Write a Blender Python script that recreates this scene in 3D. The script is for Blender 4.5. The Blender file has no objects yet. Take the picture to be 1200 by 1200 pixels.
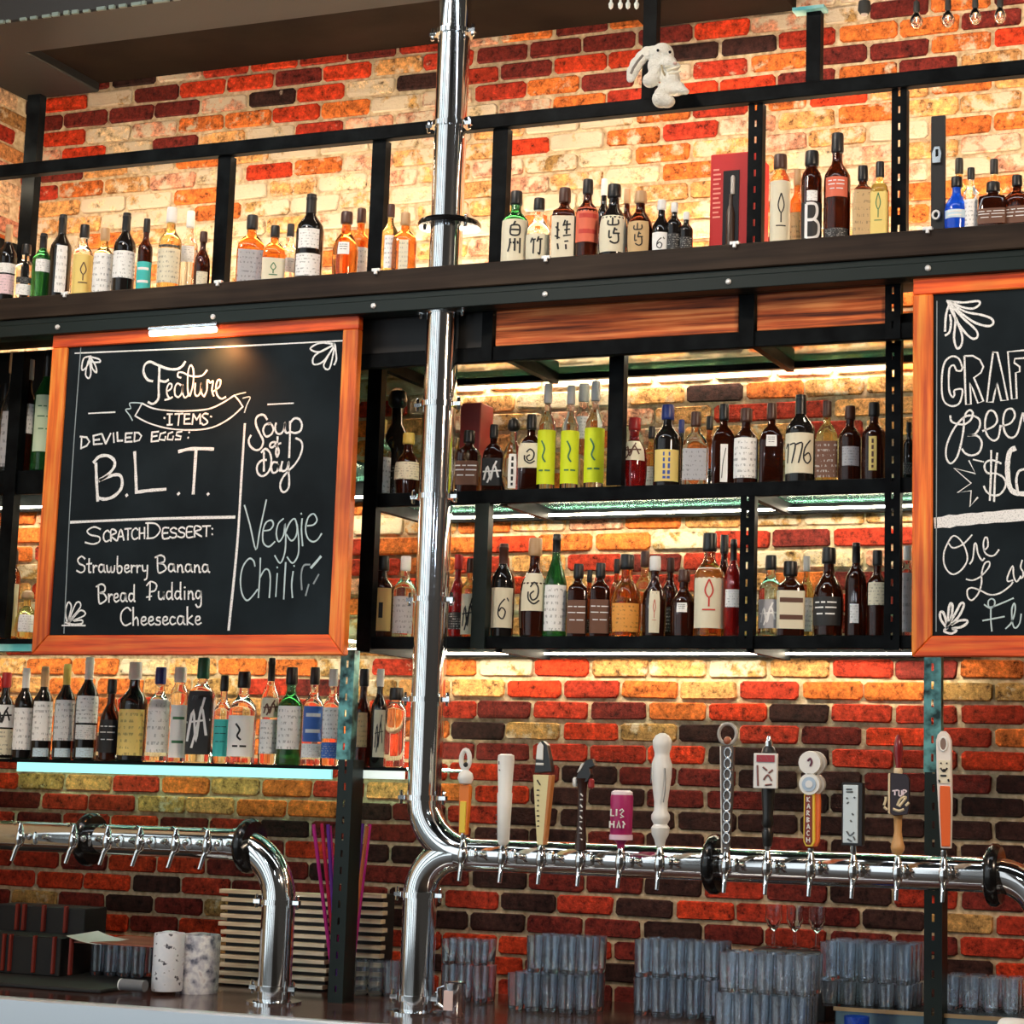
import bpy, bmesh, math, random
from mathutils import Vector, Matrix
random.seed(7)
S = bpy.context.scene
C = S.collection
PI = math.pi

# ------------------------------------------------------------------ camera
F, PX, PY, EYE = 2349.0, 758.2, 566.3, 1.6
CAM = Vector((0.0, -6.2, EYE))
def _rows(y, p, r):
    c, s = math.cos, math.sin
    Ry = Matrix(((c(y), -s(y), 0), (s(y), c(y), 0), (0, 0, 1)))
    B = Matrix(((1, 0, 0), (0, 0, -1), (0, 1, 0)))
    P = Matrix(((1, 0, 0), (0, c(p), s(p)), (0, -s(p), c(p))))
    R = Matrix(((c(r), -s(r), 0), (s(r), c(r), 0), (0, 0, 1)))
    return R @ P @ B @ Ry
M = _rows(-.36222, .14672, .02405)          # world -> camera (x right, y down, z forward)
cd = bpy.data.cameras.new('camera'); cam = bpy.data.objects.new('camera', cd); C.objects.link(cam)
cam.matrix_world = Matrix.Translation(CAM) @ Matrix((M[0], -M[1], -M[2])).transposed().to_4x4()
cd.sensor_width = 36; cd.lens = F / 1200 * 36
cd.shift_x = (600 - PX) / 1200; cd.shift_y = (PY - 600) / 1200
cd.clip_start = .05; cd.clip_end = 100
S.camera = cam

# ------------------------------------------------------------------ world and light
w = bpy.data.worlds.new('world'); S.world = w; w.use_nodes = True
w.node_tree.nodes['Background'].inputs[0].default_value = (.9, .8, .7, 1)
w.node_tree.nodes['Background'].inputs[1].default_value = .035
S.view_settings.view_transform = 'Standard'; S.view_settings.look = 'None'
S.view_settings.exposure = .55; S.view_settings.gamma = 1; S.view_settings.use_curve_mapping = False

def area(name, loc, target, sx, sy, power, col):
    l = bpy.data.lights.new(name, 'AREA'); l.shape = 'RECTANGLE'; l.size = sx; l.size_y = sy
    l.energy = power; l.color = col
    o = bpy.data.objects.new(name, l); C.objects.link(o); o.location = loc
    d = Vector(target) - Vector(loc); o.rotation_euler = d.to_track_quat('-Z', 'Y').to_euler()
    return o
# tall street windows behind and to the left of the camera (daylight)
for wx, wy, ww, pw, cc in ((-2.6, -12.5, 1.3, 24, (.92,.97,1)), (-4.6, -12.0, 1.7, 44, (.88,.96,1)), (-6.9, -11.0, 1.9, 62, (.86,.95,1)), (-9.0, -9.2, 1.9, 62, (.82,.95,.98)), (-10.3, -6.6, 1.9, 60, (.86,.96,1)), (-10.9, -4.0, 1.7, 50, (.9,.98,1))):
    area('window_light', (wx, wy, 4.2), (-2.8, -.6, 4.2), ww, 8.0, pw * .85, cc)
# added lights: a cool overhead strip, then two warm fills
area('rail_glint_light', (-2.6, -2.3, 4.9), (-2.6, -1.6, 0), 6.0, .16, 24, (.86, .93, 1))  # added to draw a bright line along the tap rail
area('warm_fill', (1.6, -3.2, 3.8), (-1.2, 0, 2.4), .5, .5, 62, (1, .76, .55))  # added warm fill for the board frames, no fixture behind it
area('warm_fill', (-3.4, -3.4, 5.2), (-3.6, 0, 2.6), .4, .4, 48, (1, .80, .62))
for wx in (-4.3, -3.1, -1.9, -.7):  # added point lights for sparkle on taps and glasses
    l = bpy.data.lights.new('sparkle_light', 'POINT'); l.energy = 6; l.color = (.80, .90, 1); l.shadow_soft_size = .05
    o = bpy.data.objects.new('sparkle_light', l); C.objects.link(o); o.location = (wx, -3.3, 2.7)

# ------------------------------------------------------------------ helpers
def at(px, py, Y):
    """point on the vertical plane Y seen at pixel (px, py) of the photograph"""
    d = M.transposed() @ Vector(((px - PX) / F, (py - PY) / F, 1.0))
    return CAM + d * ((Y - CAM.y) / d.y)
def zt(px, py, Y): return at(px, py, Y).z
def scale_at(P): return F / (M @ (Vector(P) - CAM)).z

def link(o, parent=None):
    C.objects.link(o)
    if parent: o.parent = parent
    return o
def tag(o, label=None, cat=None, group=None, kind=None):
    if label: o['label'] = label
    if cat: o['category'] = cat
    if group: o['group'] = group
    if kind: o['kind'] = kind
    return o
def thing(name, label, cat, loc, group=None):
    o = bpy.data.objects.new(name, None); o.empty_display_size = .05
    o.location = loc; link(o); tag(o, label, cat, group)
    return o
def wpos(o):
    v = Vector((0, 0, 0))
    while o: v += Vector(o.location); o = o.parent
    return v
class MB:
    """collects shapes; build() links them as ONE mesh object"""
    def __init__(s): s.v = []; s.f = []; s.uv = {}
    def add(s, vs, fs):
        n = len(s.v); s.v += [tuple(v) for v in vs]; s.f += [tuple(i + n for i in f) for f in fs]; return s
    def box(s, a, b, ch=0):
        (x0, y0, z0), (x1, y1, z1) = a, b
        return s.add([(x0,y0,z0),(x1,y0,z0),(x1,y1,z0),(x0,y1,z0),(x0,y0,z1),(x1,y0,z1),(x1,y1,z1),(x0,y1,z1)],
                     [(0,3,2,1),(4,5,6,7),(0,1,5,4),(1,2,6,5),(2,3,7,6),(3,0,4,7)])
    def lathe(s, prof, c=(0,0,0), seg=16, axis='z', sec=None):
        """prof: (radius, height) list"""
        vs = []; fs = []
        for r, h in prof:
            for k in range(seg):
                a = 2 * PI * k / seg
                x, y = math.cos(a), math.sin(a)
                if sec: q = sec(a); x *= q; y *= q
                p = (r * x, r * y, h)
                if axis == 'y': p = (p[0], p[2], -p[1])
                elif axis == 'x': p = (p[2], p[0], p[1])
                vs.append((p[0] + c[0], p[1] + c[1], p[2] + c[2]))
        m = len(prof)
        for i in range(m - 1):
            for k in range(seg):
                a, b = i * seg + k, i * seg + (k + 1) % seg
                fs.append((a, b, b + seg, a + seg))
        fs.append(tuple(reversed(range(seg)))); fs.append(tuple((m - 1) * seg + k for k in range(seg)))
        return s.add(vs, fs)
    def tube(s, pts, r, seg=8, caps=True):
        pts = [Vector(p) for p in pts]; n = len(pts)
        R = r if isinstance(r, (list, tuple)) else [r] * n
        t0 = (pts[1] - pts[0]).normalized()
        up = Vector((0, 0, 1)) if abs(t0.z) < .9 else Vector((0, 1, 0))
        nrm = t0.cross(up).normalized(); vs = []; fs = []
        for i, p in enumerate(pts):
            t = (pts[min(i + 1, n - 1)] - pts[max(i - 1, 0)])
            t = t.normalized() if t.length > 1e-9 else t0
            nrm = (nrm - t * nrm.dot(t)).normalized(); b = t.cross(nrm)
            for k in range(seg):
                a = 2 * PI * k / seg; vs.append(p + (nrm * math.cos(a) + b * math.sin(a)) * R[i])
        for i in range(n - 1):
            for k in range(seg):
                a, b2 = i * seg + k, i * seg + (k + 1) % seg
                fs.append((a, b2, b2 + seg, a + seg))
        if caps: fs.append(tuple(reversed(range(seg)))); fs.append(tuple((n - 1) * seg + k for k in range(seg)))
        return s.add(vs, fs)
    def prism(s, poly, y0, y1):
        """polygon in x,z extruded along y (y0 is the front)"""
        n = len(poly); area2 = sum(poly[i][0]*poly[(i+1)%n][1]-poly[(i+1)%n][0]*poly[i][1] for i in range(n))
        if area2 < 0: poly = poly[::-1]
        vs = [(x, y0, z) for x, z in poly] + [(x, y1, z) for x, z in poly]
        fs = [tuple(range(n)), tuple(reversed(range(n, 2 * n)))] + [(i, i + n, (i + 1) % n + n, (i + 1) % n) for i in range(n)]
        fs[2:] = [tuple(reversed(f)) for f in fs[2:]]
        fs[2:] = [((i + 1) % n, i, i + n, (i + 1) % n + n) for i in range(n)]
        return s.add(vs, fs)
    def ball(s, c, r, seg=10, rings=7, sc=(1, 1, 1)):
        vs = []; fs = []
        for i in range(rings + 1):
            t = PI * i / rings
            for k in range(seg):
                a = 2 * PI * k / seg
                vs.append((c[0] + r*sc[0]*math.sin(t)*math.cos(a), c[1] + r*sc[1]*math.sin(t)*math.sin(a), c[2] - r*sc[2]*math.cos(t)))
        for i in range(rings):
            for k in range(seg):
                a, b = i * seg + k, i * seg + (k + 1) % seg
                fs.append((a, b, b + seg, a + seg))
        return s.add(vs, fs)
    def mesh(s, name, mat, off=(0,0,0), smooth=False, bevel=0):
        me = bpy.data.meshes.new(name)
        me.from_pydata([(v[0]-off[0], v[1]-off[1], v[2]-off[2]) for v in s.v], [], s.f)
        if mat: me.materials.append(mat)
        if bevel:
            bm = bmesh.new(); bm.from_mesh(me)
            bmesh.ops.bevel(bm, geom=bm.edges[:], offset=bevel, segments=1, affect='EDGES', clamp_overlap=True)
            bm.to_mesh(me); bm.free()
        if smooth:
            me.polygons.foreach_set('use_smooth', [True] * len(me.polygons))
            me.set_sharp_from_angle(angle=math.radians(40))
        me.update(); return me
    def build(s, name, mat, parent=None, smooth=False, bevel=0, world=True):
        off = wpos(parent) if (parent and world) else (0, 0, 0)
        o = bpy.data.objects.new(name, s.mesh(name, mat, off, smooth, bevel)); link(o, parent)
        return o

# ------------------------------------------------------------------ materials
def mat(name, col=(.5,.5,.5), rough=.5, metal=0, **k):
    m = bpy.data.materials.new(name); m.use_nodes = True
    b = m.node_tree.nodes['Principled BSDF']
    b.inputs['Base Color'].default_value = (*col, 1); b.inputs['Roughness'].default_value = rough
    b.inputs['Metallic'].default_value = metal
    for a, v in k.items():
        i = b.inputs[a.replace('_', ' ')]
        i.default_value = (*v, 1) if isinstance(v, tuple) else v
    return m
def nd(m, t, **k):
    n = m.node_tree.nodes.new(t)
    for a, v in k.items(): setattr(n, a, v)
    return n
def lk(m, a, b): m.node_tree.links.new(a, b)
def bsdf(m): return m.node_tree.nodes['Principled BSDF']
def noise(m, scale, detail=4, coord='Object', st=None):
    tc = nd(m, 'ShaderNodeTexCoord'); n = nd(m, 'ShaderNodeTexNoise'); n.inputs['Scale'].default_value = scale
    n.inputs['Detail'].default_value = detail
    if st:
        mp = nd(m, 'ShaderNodeMapping'); mp.inputs['Scale'].default_value = st
        lk(m, tc.outputs[coord], mp.inputs[0]); lk(m, mp.outputs[0], n.inputs['Vector'])
    else: lk(m, tc.outputs[coord], n.inputs['Vector'])
    return n
def ramp(m, src, stops):
    r = nd(m, 'ShaderNodeValToRGB'); e = r.color_ramp.elements
    while len(e) < len(stops): e.new(.5)
    for q, (p, c) in zip(e, stops): q.position = p; q.color = (*c, 1) if len(c) == 3 else c
    lk(m, src, r.inputs[0]); return r
def bump(m, src, strength, dist=.01):
    b = nd(m, 'ShaderNodeBump'); b.inputs['Strength'].default_value = strength; b.inputs['Distance'].default_value = dist
    lk(m, src, b.inputs['Height']); lk(m, b.outputs[0], bsdf(m).inputs['Normal'])
def mixc(m, fac, a, b, mode='MIX'):
    x = nd(m, 'ShaderNodeMix', data_type='RGBA', blend_type=mode)
    if isinstance(fac, (int, float)): x.inputs[0].default_value = fac
    else: lk(m, fac, x.inputs[0])
    for i, v in ((6, a), (7, b)):
        if isinstance(v, tuple): x.inputs[i].default_value = (*v, 1)
        else: lk(m, v, x.inputs[i])
    return x.outputs[2]

def brick_mat(name, attr):
    m = mat(name, rough=.85, Specular_IOR_Level=.2)
    if attr:
        src = nd(m, 'ShaderNodeAttribute', attribute_name='bcol'); col = src.outputs['Color']; wh = src.outputs['Alpha']
    else:
        src = nd(m, 'ShaderNodeObjectInfo'); col = src.outputs['Color']; wh = src.outputs['Alpha']
    tc = nd(m, 'ShaderNodeTexCoord')
    geo = nd(m, 'ShaderNodeNewGeometry')
    def nz(sc, det, rg=.55):
        n = nd(m, 'ShaderNodeTexNoise'); n.inputs['Scale'].default_value = sc; n.inputs['Detail'].default_value = det
        n.inputs['Roughness'].default_value = rg; lk(m, geo.outputs['Position'], n.inputs['Vector']); return n
    n1 = nz(46, 6, .75); n2 = nz(16, 5, .65); n3 = nz(110, 3)
    dark = ramp(m, n1.outputs['Fac'], [(.34, (.14,.12,.12)), (.45, (.75,.72,.70)), (.55,(1.15,1.1,1.05)), (.68, (1.95,1.75,1.6))])
    c1 = mixc(m, 1.0, col, dark.outputs[0], 'MULTIPLY')
    # whitewash / mortar smears: amount from alpha
    mth = nd(m, 'ShaderNodeMath', operation='ADD'); lk(m, n2.outputs['Fac'], mth.inputs[0]); lk(m, wh, mth.inputs[1])
    wm = ramp(m, mth.outputs[0], [(.82, (0,0,0)), (.93, (1,1,1))])
    c2 = mixc(m, wm.outputs[0], c1, (.62,.5,.36))
    lk(m, c2, bsdf(m).inputs['Base Color'])
    bump(m, n1.outputs['Fac'], .9, .006)
    return m
BRICK = brick_mat('brick_clay', False); BRICK_FAR = brick_mat('brick_clay_joined', True)
MORTAR = mat('lime_mortar', (.6,.5,.36), .95)
n = noise(MORTAR, 45, 6); lk(MORTAR, ramp(MORTAR, n.outputs['Fac'], [(.3,(.36,.24,.13)),(.55,(.62,.48,.30)),(.8,(.80,.68,.48))]).outputs[0], bsdf(MORTAR).inputs['Base Color']); bump(MORTAR, n.outputs['Fac'], .8, .008)

def wood(name, a, b, c, sc=9, st=(.35, 1, 7), rough=.45, tint=None):
    m = mat(name, rough=rough); n = noise(m, sc, 6, 'Object', st)
    r = ramp(m, n.outputs['Fac'], [(.33, a), (.5, b), (.68, c)])
    n2 = noise(m, 3, 3, 'Object')
    r2 = ramp(m, n2.outputs['Fac'], [(.3, (.6,.5,.5)), (.6, (1.1,1.1,1.1))])
    lk(m, mixc(m, 1.0, r.outputs[0], r2.outputs[0], 'MULTIPLY'), bsdf(m).inputs['Base Color']); bump(m, n.outputs['Fac'], .25, .004)
    return m
W_H = wood('frame_wood_long', (.60,.055,.006), (.95,.12,.010), (1.0,.25,.03))
W_V = wood('frame_wood_upright', (.60,.08,.008), (.92,.19,.015), (1.0,.38,.05), st=(7, 1, .35))
W_PLANK = wood('rough_plank', (.10,.02,.008), (.70,.14,.03), (1.0,.38,.12), sc=10, st=(.3, 1, 8), rough=.7)
W_PALE = wood('pale_slat_wood', (.62,.46,.28), (.85,.70,.46), (.95,.85,.64), sc=12)
STEELB = mat('black_steel', (.010,.012,.013), .5, 0, Specular_IOR_Level=.05)
n = noise(STEELB, 14, 4); lk(STEELB, ramp(STEELB, n.outputs['Fac'], [(.35,(.002,.0025,.003)),(.7,(.008,.010,.011))]).outputs[0], bsdf(STEELB).inputs['Base Color'])
BEAMF = wood('dark_brown_beam', (.018,.011,.007), (.030,.019,.012), (.050,.032,.020), sc=5, rough=.6)
bsdf(BEAMF).inputs['Specular IOR Level'].default_value = .2
SOFFIT = wood('brown_soffit', (.007,.0035,.002), (.011,.006,.0035), (.017,.009,.006), sc=3, rough=.8)
bsdf(SOFFIT).inputs['Specular IOR Level'].default_value = .1
GREENB = mat('dark_green_steel', (.006,.013,.011), .45, 0, Specular_IOR_Level=.3)
TEALP = mat('lit_post_teal', (.10,.26,.25), .4, .5)  # lit stretch of the slotted posts, light painted in as brighter teal
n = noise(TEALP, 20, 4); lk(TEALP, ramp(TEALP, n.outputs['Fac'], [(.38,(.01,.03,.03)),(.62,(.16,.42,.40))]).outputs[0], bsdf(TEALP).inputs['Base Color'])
CHROME = mat('polished_chrome', (.78,.80,.81), .09, 1)
BLACKP = mat('gloss_black', (.006,.006,.006), .18)
BLKM = mat('matte_black', (.01,.01,.01), .6)
WHITE = mat('white_paint', (.85,.85,.83), .35)
BOLT = mat('zinc_bolt', (.9,.9,.88), .3, .4)
STEEL = mat('brushed_steel', (.75,.78,.84), .14, 1)
CTOP = mat('counter_top', (.045,.02,.016), .14)
n = noise(CTOP, 9, 5, 'Object', (.4,1,1)); lk(CTOP, ramp(CTOP, n.outputs['Fac'], [(.3,(.02,.01,.008)),(.7,(.10,.045,.035))]).outputs[0], bsdf(CTOP).inputs['Base Color'])
GLASS = mat('clear_glass', (.93,.97,1), .02, 0, Transmission_Weight=1.0, IOR=1.45)
TGLASS = mat('bar_tumbler_glass', (.84,.92,1), .03, 0, Transmission_Weight=.96, IOR=1.62, Coat_Weight=1.0, Coat_Roughness=.02)
SHGLASS = mat('green_shelf_glass', (.16,.42,.34), .08, 0, Transmission_Weight=.65, IOR=1.45)
EDGE = mat('aqua_glass_edge', (.30,.72,.70), .15, 0, Transmission_Weight=.2)
n = noise(EDGE, 7, 3, 'Object', (1,1,.2)); lk(EDGE, ramp(EDGE, n.outputs['Fac'], [(.35,(.10,.45,.50)),(.6,(.55,.92,.88))]).outputs[0], bsdf(EDGE).inputs['Base Color'])
def emis(name, col, s):
    m = mat(name, col); b = bsdf(m); b.inputs['Emission Color'].default_value = (*col, 1); b.inputs['Emission Strength'].default_value = s
    return m
LEDW = emis('led_warm', (1, .82, .58), 40); LEDC = emis('led_cool', (1, .88, .68), 26); LEDN = emis('led_neutral', (1, .86, .64), 40)
BULB = emis('filament_bulb', (1, .74, .40), 5)
BOARD = mat('chalkboard_slate', (.012,.018,.022), .5, Specular_IOR_Level=.12)
n = noise(BOARD, 3.5, 5); lk(BOARD, ramp(BOARD, n.outputs['Fac'], [(.35,(.003,.006,.008)),(.7,(.013,.021,.026))]).outputs[0], bsdf(BOARD).inputs['Base Color'])
CHALK = mat('white_chalk', (.88,.9,.88), .9)
n = noise(CHALK, 240, 3); lk(CHALK, ramp(CHALK, n.outputs['Fac'], [(.3,(.5,.52,.52)),(.5,(.95,.95,.93))]).outputs[0], bsdf(CHALK).inputs['Base Color'])
CHALKF = mat('faint_chalk', (.30,.36,.38), .9); CHALKM = mat('grey_blue_chalk', (.55,.68,.70), .9)
PLUSH = mat('white_plush', (.92,.90,.80), .95)
n = noise(PLUSH, 190, 4); bump(PLUSH, n.outputs['Fac'], 1, .01)
_mc = {}
def flat(col, rough=.5, metal=0):
    k = (col, rough, metal)
    if k not in _mc: _mc[k] = mat('paint_%d' % len(_mc), col, rough, metal)
    return _mc[k]

# ------------------------------------------------------------------ shell: floor, ceiling, walls
CT = zt(400, 67, -.0)                                   # ceiling line above the brick
o = MB().box((-12, -14, -.1), (4, .2, 0)).build('floor', mat('dark_floor', (.05,.035,.025), .4)); tag(o, kind='structure')
o = MB().box((-12, -14, 8.6), (4, .2, 8.7)).build('ceiling', mat('dark_ceiling', (.004,.004,.004), .9)); tag(o, kind='structure')

XC = -4.985                                             # corner with the left wall
CP, BP = .0703, .2064                                   # course and brick pitch
Z0 = zt(580, 794.7, 0)                                  # a bed joint
XA = at(561, 783, 0).x                                  # a head joint in the course above Z0... 
WALL = MB().box((XC - .12, 0, 0), (1.4, .12, 5.0)).build('wall_back', MORTAR); tag(WALL, kind='structure')
WLEFT = MB().box((XC - .12, -1.6, 0), (XC, 0, 5.0)).build('wall_left', MORTAR); tag(WLEFT, kind='structure')

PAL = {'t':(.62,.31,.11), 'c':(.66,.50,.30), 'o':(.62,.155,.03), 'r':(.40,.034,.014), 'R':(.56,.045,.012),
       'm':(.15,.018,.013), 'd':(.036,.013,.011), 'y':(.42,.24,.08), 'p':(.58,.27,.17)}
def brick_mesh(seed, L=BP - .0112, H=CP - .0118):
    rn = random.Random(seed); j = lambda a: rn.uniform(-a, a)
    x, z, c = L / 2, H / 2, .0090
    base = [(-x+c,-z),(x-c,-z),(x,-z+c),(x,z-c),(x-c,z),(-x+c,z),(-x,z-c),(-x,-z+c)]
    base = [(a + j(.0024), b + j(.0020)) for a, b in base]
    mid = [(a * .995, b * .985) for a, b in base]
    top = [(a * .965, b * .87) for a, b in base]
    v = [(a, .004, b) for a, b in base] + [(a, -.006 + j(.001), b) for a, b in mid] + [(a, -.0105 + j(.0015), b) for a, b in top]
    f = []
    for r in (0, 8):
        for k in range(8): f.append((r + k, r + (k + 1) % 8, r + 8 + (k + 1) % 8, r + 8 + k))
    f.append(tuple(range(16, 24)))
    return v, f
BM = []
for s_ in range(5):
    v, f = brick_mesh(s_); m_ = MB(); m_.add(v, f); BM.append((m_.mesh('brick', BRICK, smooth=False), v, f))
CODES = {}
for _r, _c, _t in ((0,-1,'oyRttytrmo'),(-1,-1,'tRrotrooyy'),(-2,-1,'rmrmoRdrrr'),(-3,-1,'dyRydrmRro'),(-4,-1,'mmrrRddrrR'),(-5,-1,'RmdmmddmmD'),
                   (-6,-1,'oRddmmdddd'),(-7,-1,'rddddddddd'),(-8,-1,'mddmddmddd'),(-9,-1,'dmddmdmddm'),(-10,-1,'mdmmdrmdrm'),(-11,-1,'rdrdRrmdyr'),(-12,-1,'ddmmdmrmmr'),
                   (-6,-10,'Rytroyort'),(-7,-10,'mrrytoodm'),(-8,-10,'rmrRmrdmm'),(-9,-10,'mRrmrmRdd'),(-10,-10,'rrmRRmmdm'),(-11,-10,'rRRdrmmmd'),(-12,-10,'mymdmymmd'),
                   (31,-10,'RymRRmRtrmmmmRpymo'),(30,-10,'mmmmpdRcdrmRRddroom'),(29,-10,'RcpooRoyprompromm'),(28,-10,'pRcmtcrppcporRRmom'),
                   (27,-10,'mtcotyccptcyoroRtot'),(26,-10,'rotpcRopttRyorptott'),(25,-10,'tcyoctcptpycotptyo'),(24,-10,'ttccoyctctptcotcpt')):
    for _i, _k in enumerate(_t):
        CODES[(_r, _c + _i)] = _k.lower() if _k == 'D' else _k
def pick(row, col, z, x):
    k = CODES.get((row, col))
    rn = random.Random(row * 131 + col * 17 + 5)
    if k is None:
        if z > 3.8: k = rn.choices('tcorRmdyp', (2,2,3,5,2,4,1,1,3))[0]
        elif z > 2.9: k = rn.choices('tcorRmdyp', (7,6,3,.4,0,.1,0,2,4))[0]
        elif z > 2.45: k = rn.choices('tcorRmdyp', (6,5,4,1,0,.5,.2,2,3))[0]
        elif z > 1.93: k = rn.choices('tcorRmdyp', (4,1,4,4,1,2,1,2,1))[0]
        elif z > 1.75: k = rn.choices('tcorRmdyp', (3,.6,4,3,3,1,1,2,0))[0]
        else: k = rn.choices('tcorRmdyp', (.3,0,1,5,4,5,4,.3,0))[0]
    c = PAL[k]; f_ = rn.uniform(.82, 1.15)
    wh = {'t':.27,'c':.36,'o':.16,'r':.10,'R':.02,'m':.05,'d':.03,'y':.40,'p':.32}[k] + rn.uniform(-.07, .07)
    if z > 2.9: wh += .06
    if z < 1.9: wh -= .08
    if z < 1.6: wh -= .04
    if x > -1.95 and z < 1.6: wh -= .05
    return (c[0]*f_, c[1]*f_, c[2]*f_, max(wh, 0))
cells = []
r0 = int((.7 - Z0) / CP); r1 = int((4.6 - Z0) / CP)
for r in range(r0, r1):
    zc = Z0 + (r + .5) * CP
    off = (0 if r % 2 == 0 else .52) * BP
    for c_ in range(-12, 14):
        xc = XA + off + (c_ + .5) * BP
        if xc - BP/2 < XC - .15 or xc > -.4: continue
        q = M @ (Vector((xc, 0, zc)) - CAM); px, py = q.x/q.z*F + PX, q.y/q.z*F + PY
        d = 0 if (-40 < px < 1240 and -20 < py < 1180) else 9
        cells.append((d, r, c_, xc, zc, px, py))
def show(c):   # the 300 nearest the camera inside the frame that no board, beam or ceiling hides
    d, r, c_, xc, zc, px, py = c
    hid = (45 < px < 415 and 375 < py < 770) or (px > 1085 and 310 < py < 770) or (300 + (600-px)*.07 < py < 360 + (600-px)*.07) or py > 1150 or zc > CT
    return d + (5 if hid else 0) + (Vector((xc, 0, zc)) - CAM).length / 100
cells.sort(key=show)
far = MB(); fcol = []
for i, (d, r, c_, xc, zc, px, py) in enumerate(cells):
    left = xc - BP/2 < XC + .004
    rn = random.Random(r * 7 + c_)
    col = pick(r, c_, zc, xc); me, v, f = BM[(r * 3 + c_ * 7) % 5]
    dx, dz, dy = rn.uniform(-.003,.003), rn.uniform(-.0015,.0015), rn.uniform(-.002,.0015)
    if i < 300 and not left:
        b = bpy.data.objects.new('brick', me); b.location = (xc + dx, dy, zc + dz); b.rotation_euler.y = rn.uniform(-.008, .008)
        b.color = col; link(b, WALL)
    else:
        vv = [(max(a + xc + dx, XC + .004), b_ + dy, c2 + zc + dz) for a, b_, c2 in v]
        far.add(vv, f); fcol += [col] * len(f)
o = far.build('brick_field', BRICK_FAR, WALL); tag(o, kind='stuff')
def paint(o, cols):
    me = o.data; ca = me.color_attributes.new('bcol', 'FLOAT_COLOR', 'CORNER'); arr = []
    for p, c in zip(me.polygons, cols): arr += list(c) * p.loop_total
    ca.data.foreach_set('color', arr)
paint(o, fcol)
# left wall: only its last bricks show
for r in range(r0, r1):
    zc = Z0 + (r + .5) * CP
    for c_ in range(3):
        yc = -(.5 + c_ + (.5 if r % 2 else 0)) * BP + .04
        if zc < 1.0 or zc > 4.35: continue
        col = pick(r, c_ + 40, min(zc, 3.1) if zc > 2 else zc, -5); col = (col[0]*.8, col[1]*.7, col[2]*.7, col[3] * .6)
        b = bpy.data.objects.new('brick', BM[(r + c_) % 5][0]); b.location = (XC, yc, zc); b.rotation_euler.z = PI/2
        b.color = col; link(b, WLEFT)

# soffit above the brick, with the black joist in front of it
soff = thing('soffit_beam', 'wide brown boxed beam running along the top of the brick wall, left of the white toy', 'beam', (-3.5, 0, CT))
XS = at(752, 20, 0).x
MB().box((XC, -.52, CT), (XS, -.015, CT + .62)).build('beam_box', SOFFIT, soff, bevel=.006)
jz = zt(200, 38, -.55)
MB().box((XC, -.80, jz), (XS - .5, -.53, jz + .5)).build('black_joist', BLKM, soff, bevel=.006)
m_ = MB()
for i in range(60):
    x = XC + .05 + i * .045 + random.uniform(-.01, .01)
    m_.box((x, -.81, jz - .004), (x + random.uniform(.012, .04), -.80, jz + random.uniform(.004, .010)))
m_.build('chipped_edge', flat((.16,.22,.20), .7), soff)
MB().box((XC + .01, -.54, CT - .035), (at(62, 100, -.3).x, -.02, CT + .55)).build('corner_plate', BLKM, soff, bevel=.005)
zb = zt(770, 27, -.05)
t = thing('short_soffit_board', 'short dark brown board above the brick, right of the toy\'s post', 'beam', ((XS + at(890,10,0).x)/2 + .03, 0, zb))
MB().box((XS + .02, -.30, zb + .0), (at(935, 8, 0).x, -.015, zb + .075)).build('board', SOFFIT, t, bevel=.004)
MB().box((XS + .25, -.31, zb + .076), (at(945, 8, 0).x, -.02, zb + .20)).build('blue_cover', flat((.01,.02,.07), .4), t, bevel=.01)

# ------------------------------------------------------------------ steel shelving
def postbox(x, z0, z1, Y, w=.046, name='post', m=STEELB, parent=None, slots=True, d=.03, holez=None):
    """slotted angle post: two side strips joined by rungs, with a side flange"""
    mb = MB(); h = w / 2
    if slots:
        a = h * .15
        mb.box((x - h, Y - .004, z0), (x - a, Y, z1)); mb.box((x + a, Y - .004, z0), (x + h, Y, z1))
        z = z0
        while z < z1 - .03:
            mb.box((x - a, Y - .004, z), (x + a, Y, min(z + .030, z1))); z += .052
    else: mb.box((x - h, Y - .006, z0), (x + h, Y, z1))
    mb.box((x + h - .005, Y, z0), (x + h, Y + d, z1))
    return mb.build(name, m, parent)

YB = -.70                                               # front of the big shelf beam
ZB = zt(600, 305, YB); ZB0 = zt(600, 333, YB); ZL0 = zt(600, 356, YB)
XR = -.55
beam = thing('shelf_beam', 'long dark brown shelf beam crossing the whole wall above the chalkboards', 'shelf beam', (-3, YB, ZL0))
MB().box((XC + .01, YB, ZB0), (XR, YB + .03, ZB)).build('face_board', BEAMF, beam, bevel=.003)
MB().box((XC + .01, YB + .03, ZB - .03), (XR, -.10, ZB - .004)).build('shelf_board', BEAMF, beam)
mb = MB().box((XC + .01, YB + .01, ZL0 + .042), (XR, YB + .05, ZB0)).box((XC + .01, YB - .004, ZL0), (XR, YB + .05, ZL0 + .04)).box((XC+.01, YB+.05, ZL0), (XR, -.63, ZL0 + .012))
mb.build('lower_channel', GREENB, beam, bevel=.002)
for px in (67, 249, 437, 638, 853, 1087):
    p = at(px, 380 - .058 * px, YB - .01)
    MB().lathe([(.009, 0), (.009, -.004), (.005, -.008)], (p.x, YB - .004, ZL0 + .022), 10, 'y').build('bolt', BOLT, beam, smooth=True)
for px in (77, 256, 441, 640, 861, 1087):
    x = at(px, 345 - .07 * px, YB).x
    MB().box((x - .014, YB - .006, ZB - .004), (x + .014, YB + .01, ZB + .006)).box((x - .004, YB - .01, ZB - .014), (x + .006, YB, ZB)).build('clip', BOLT, beam, bevel=.001)
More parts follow.
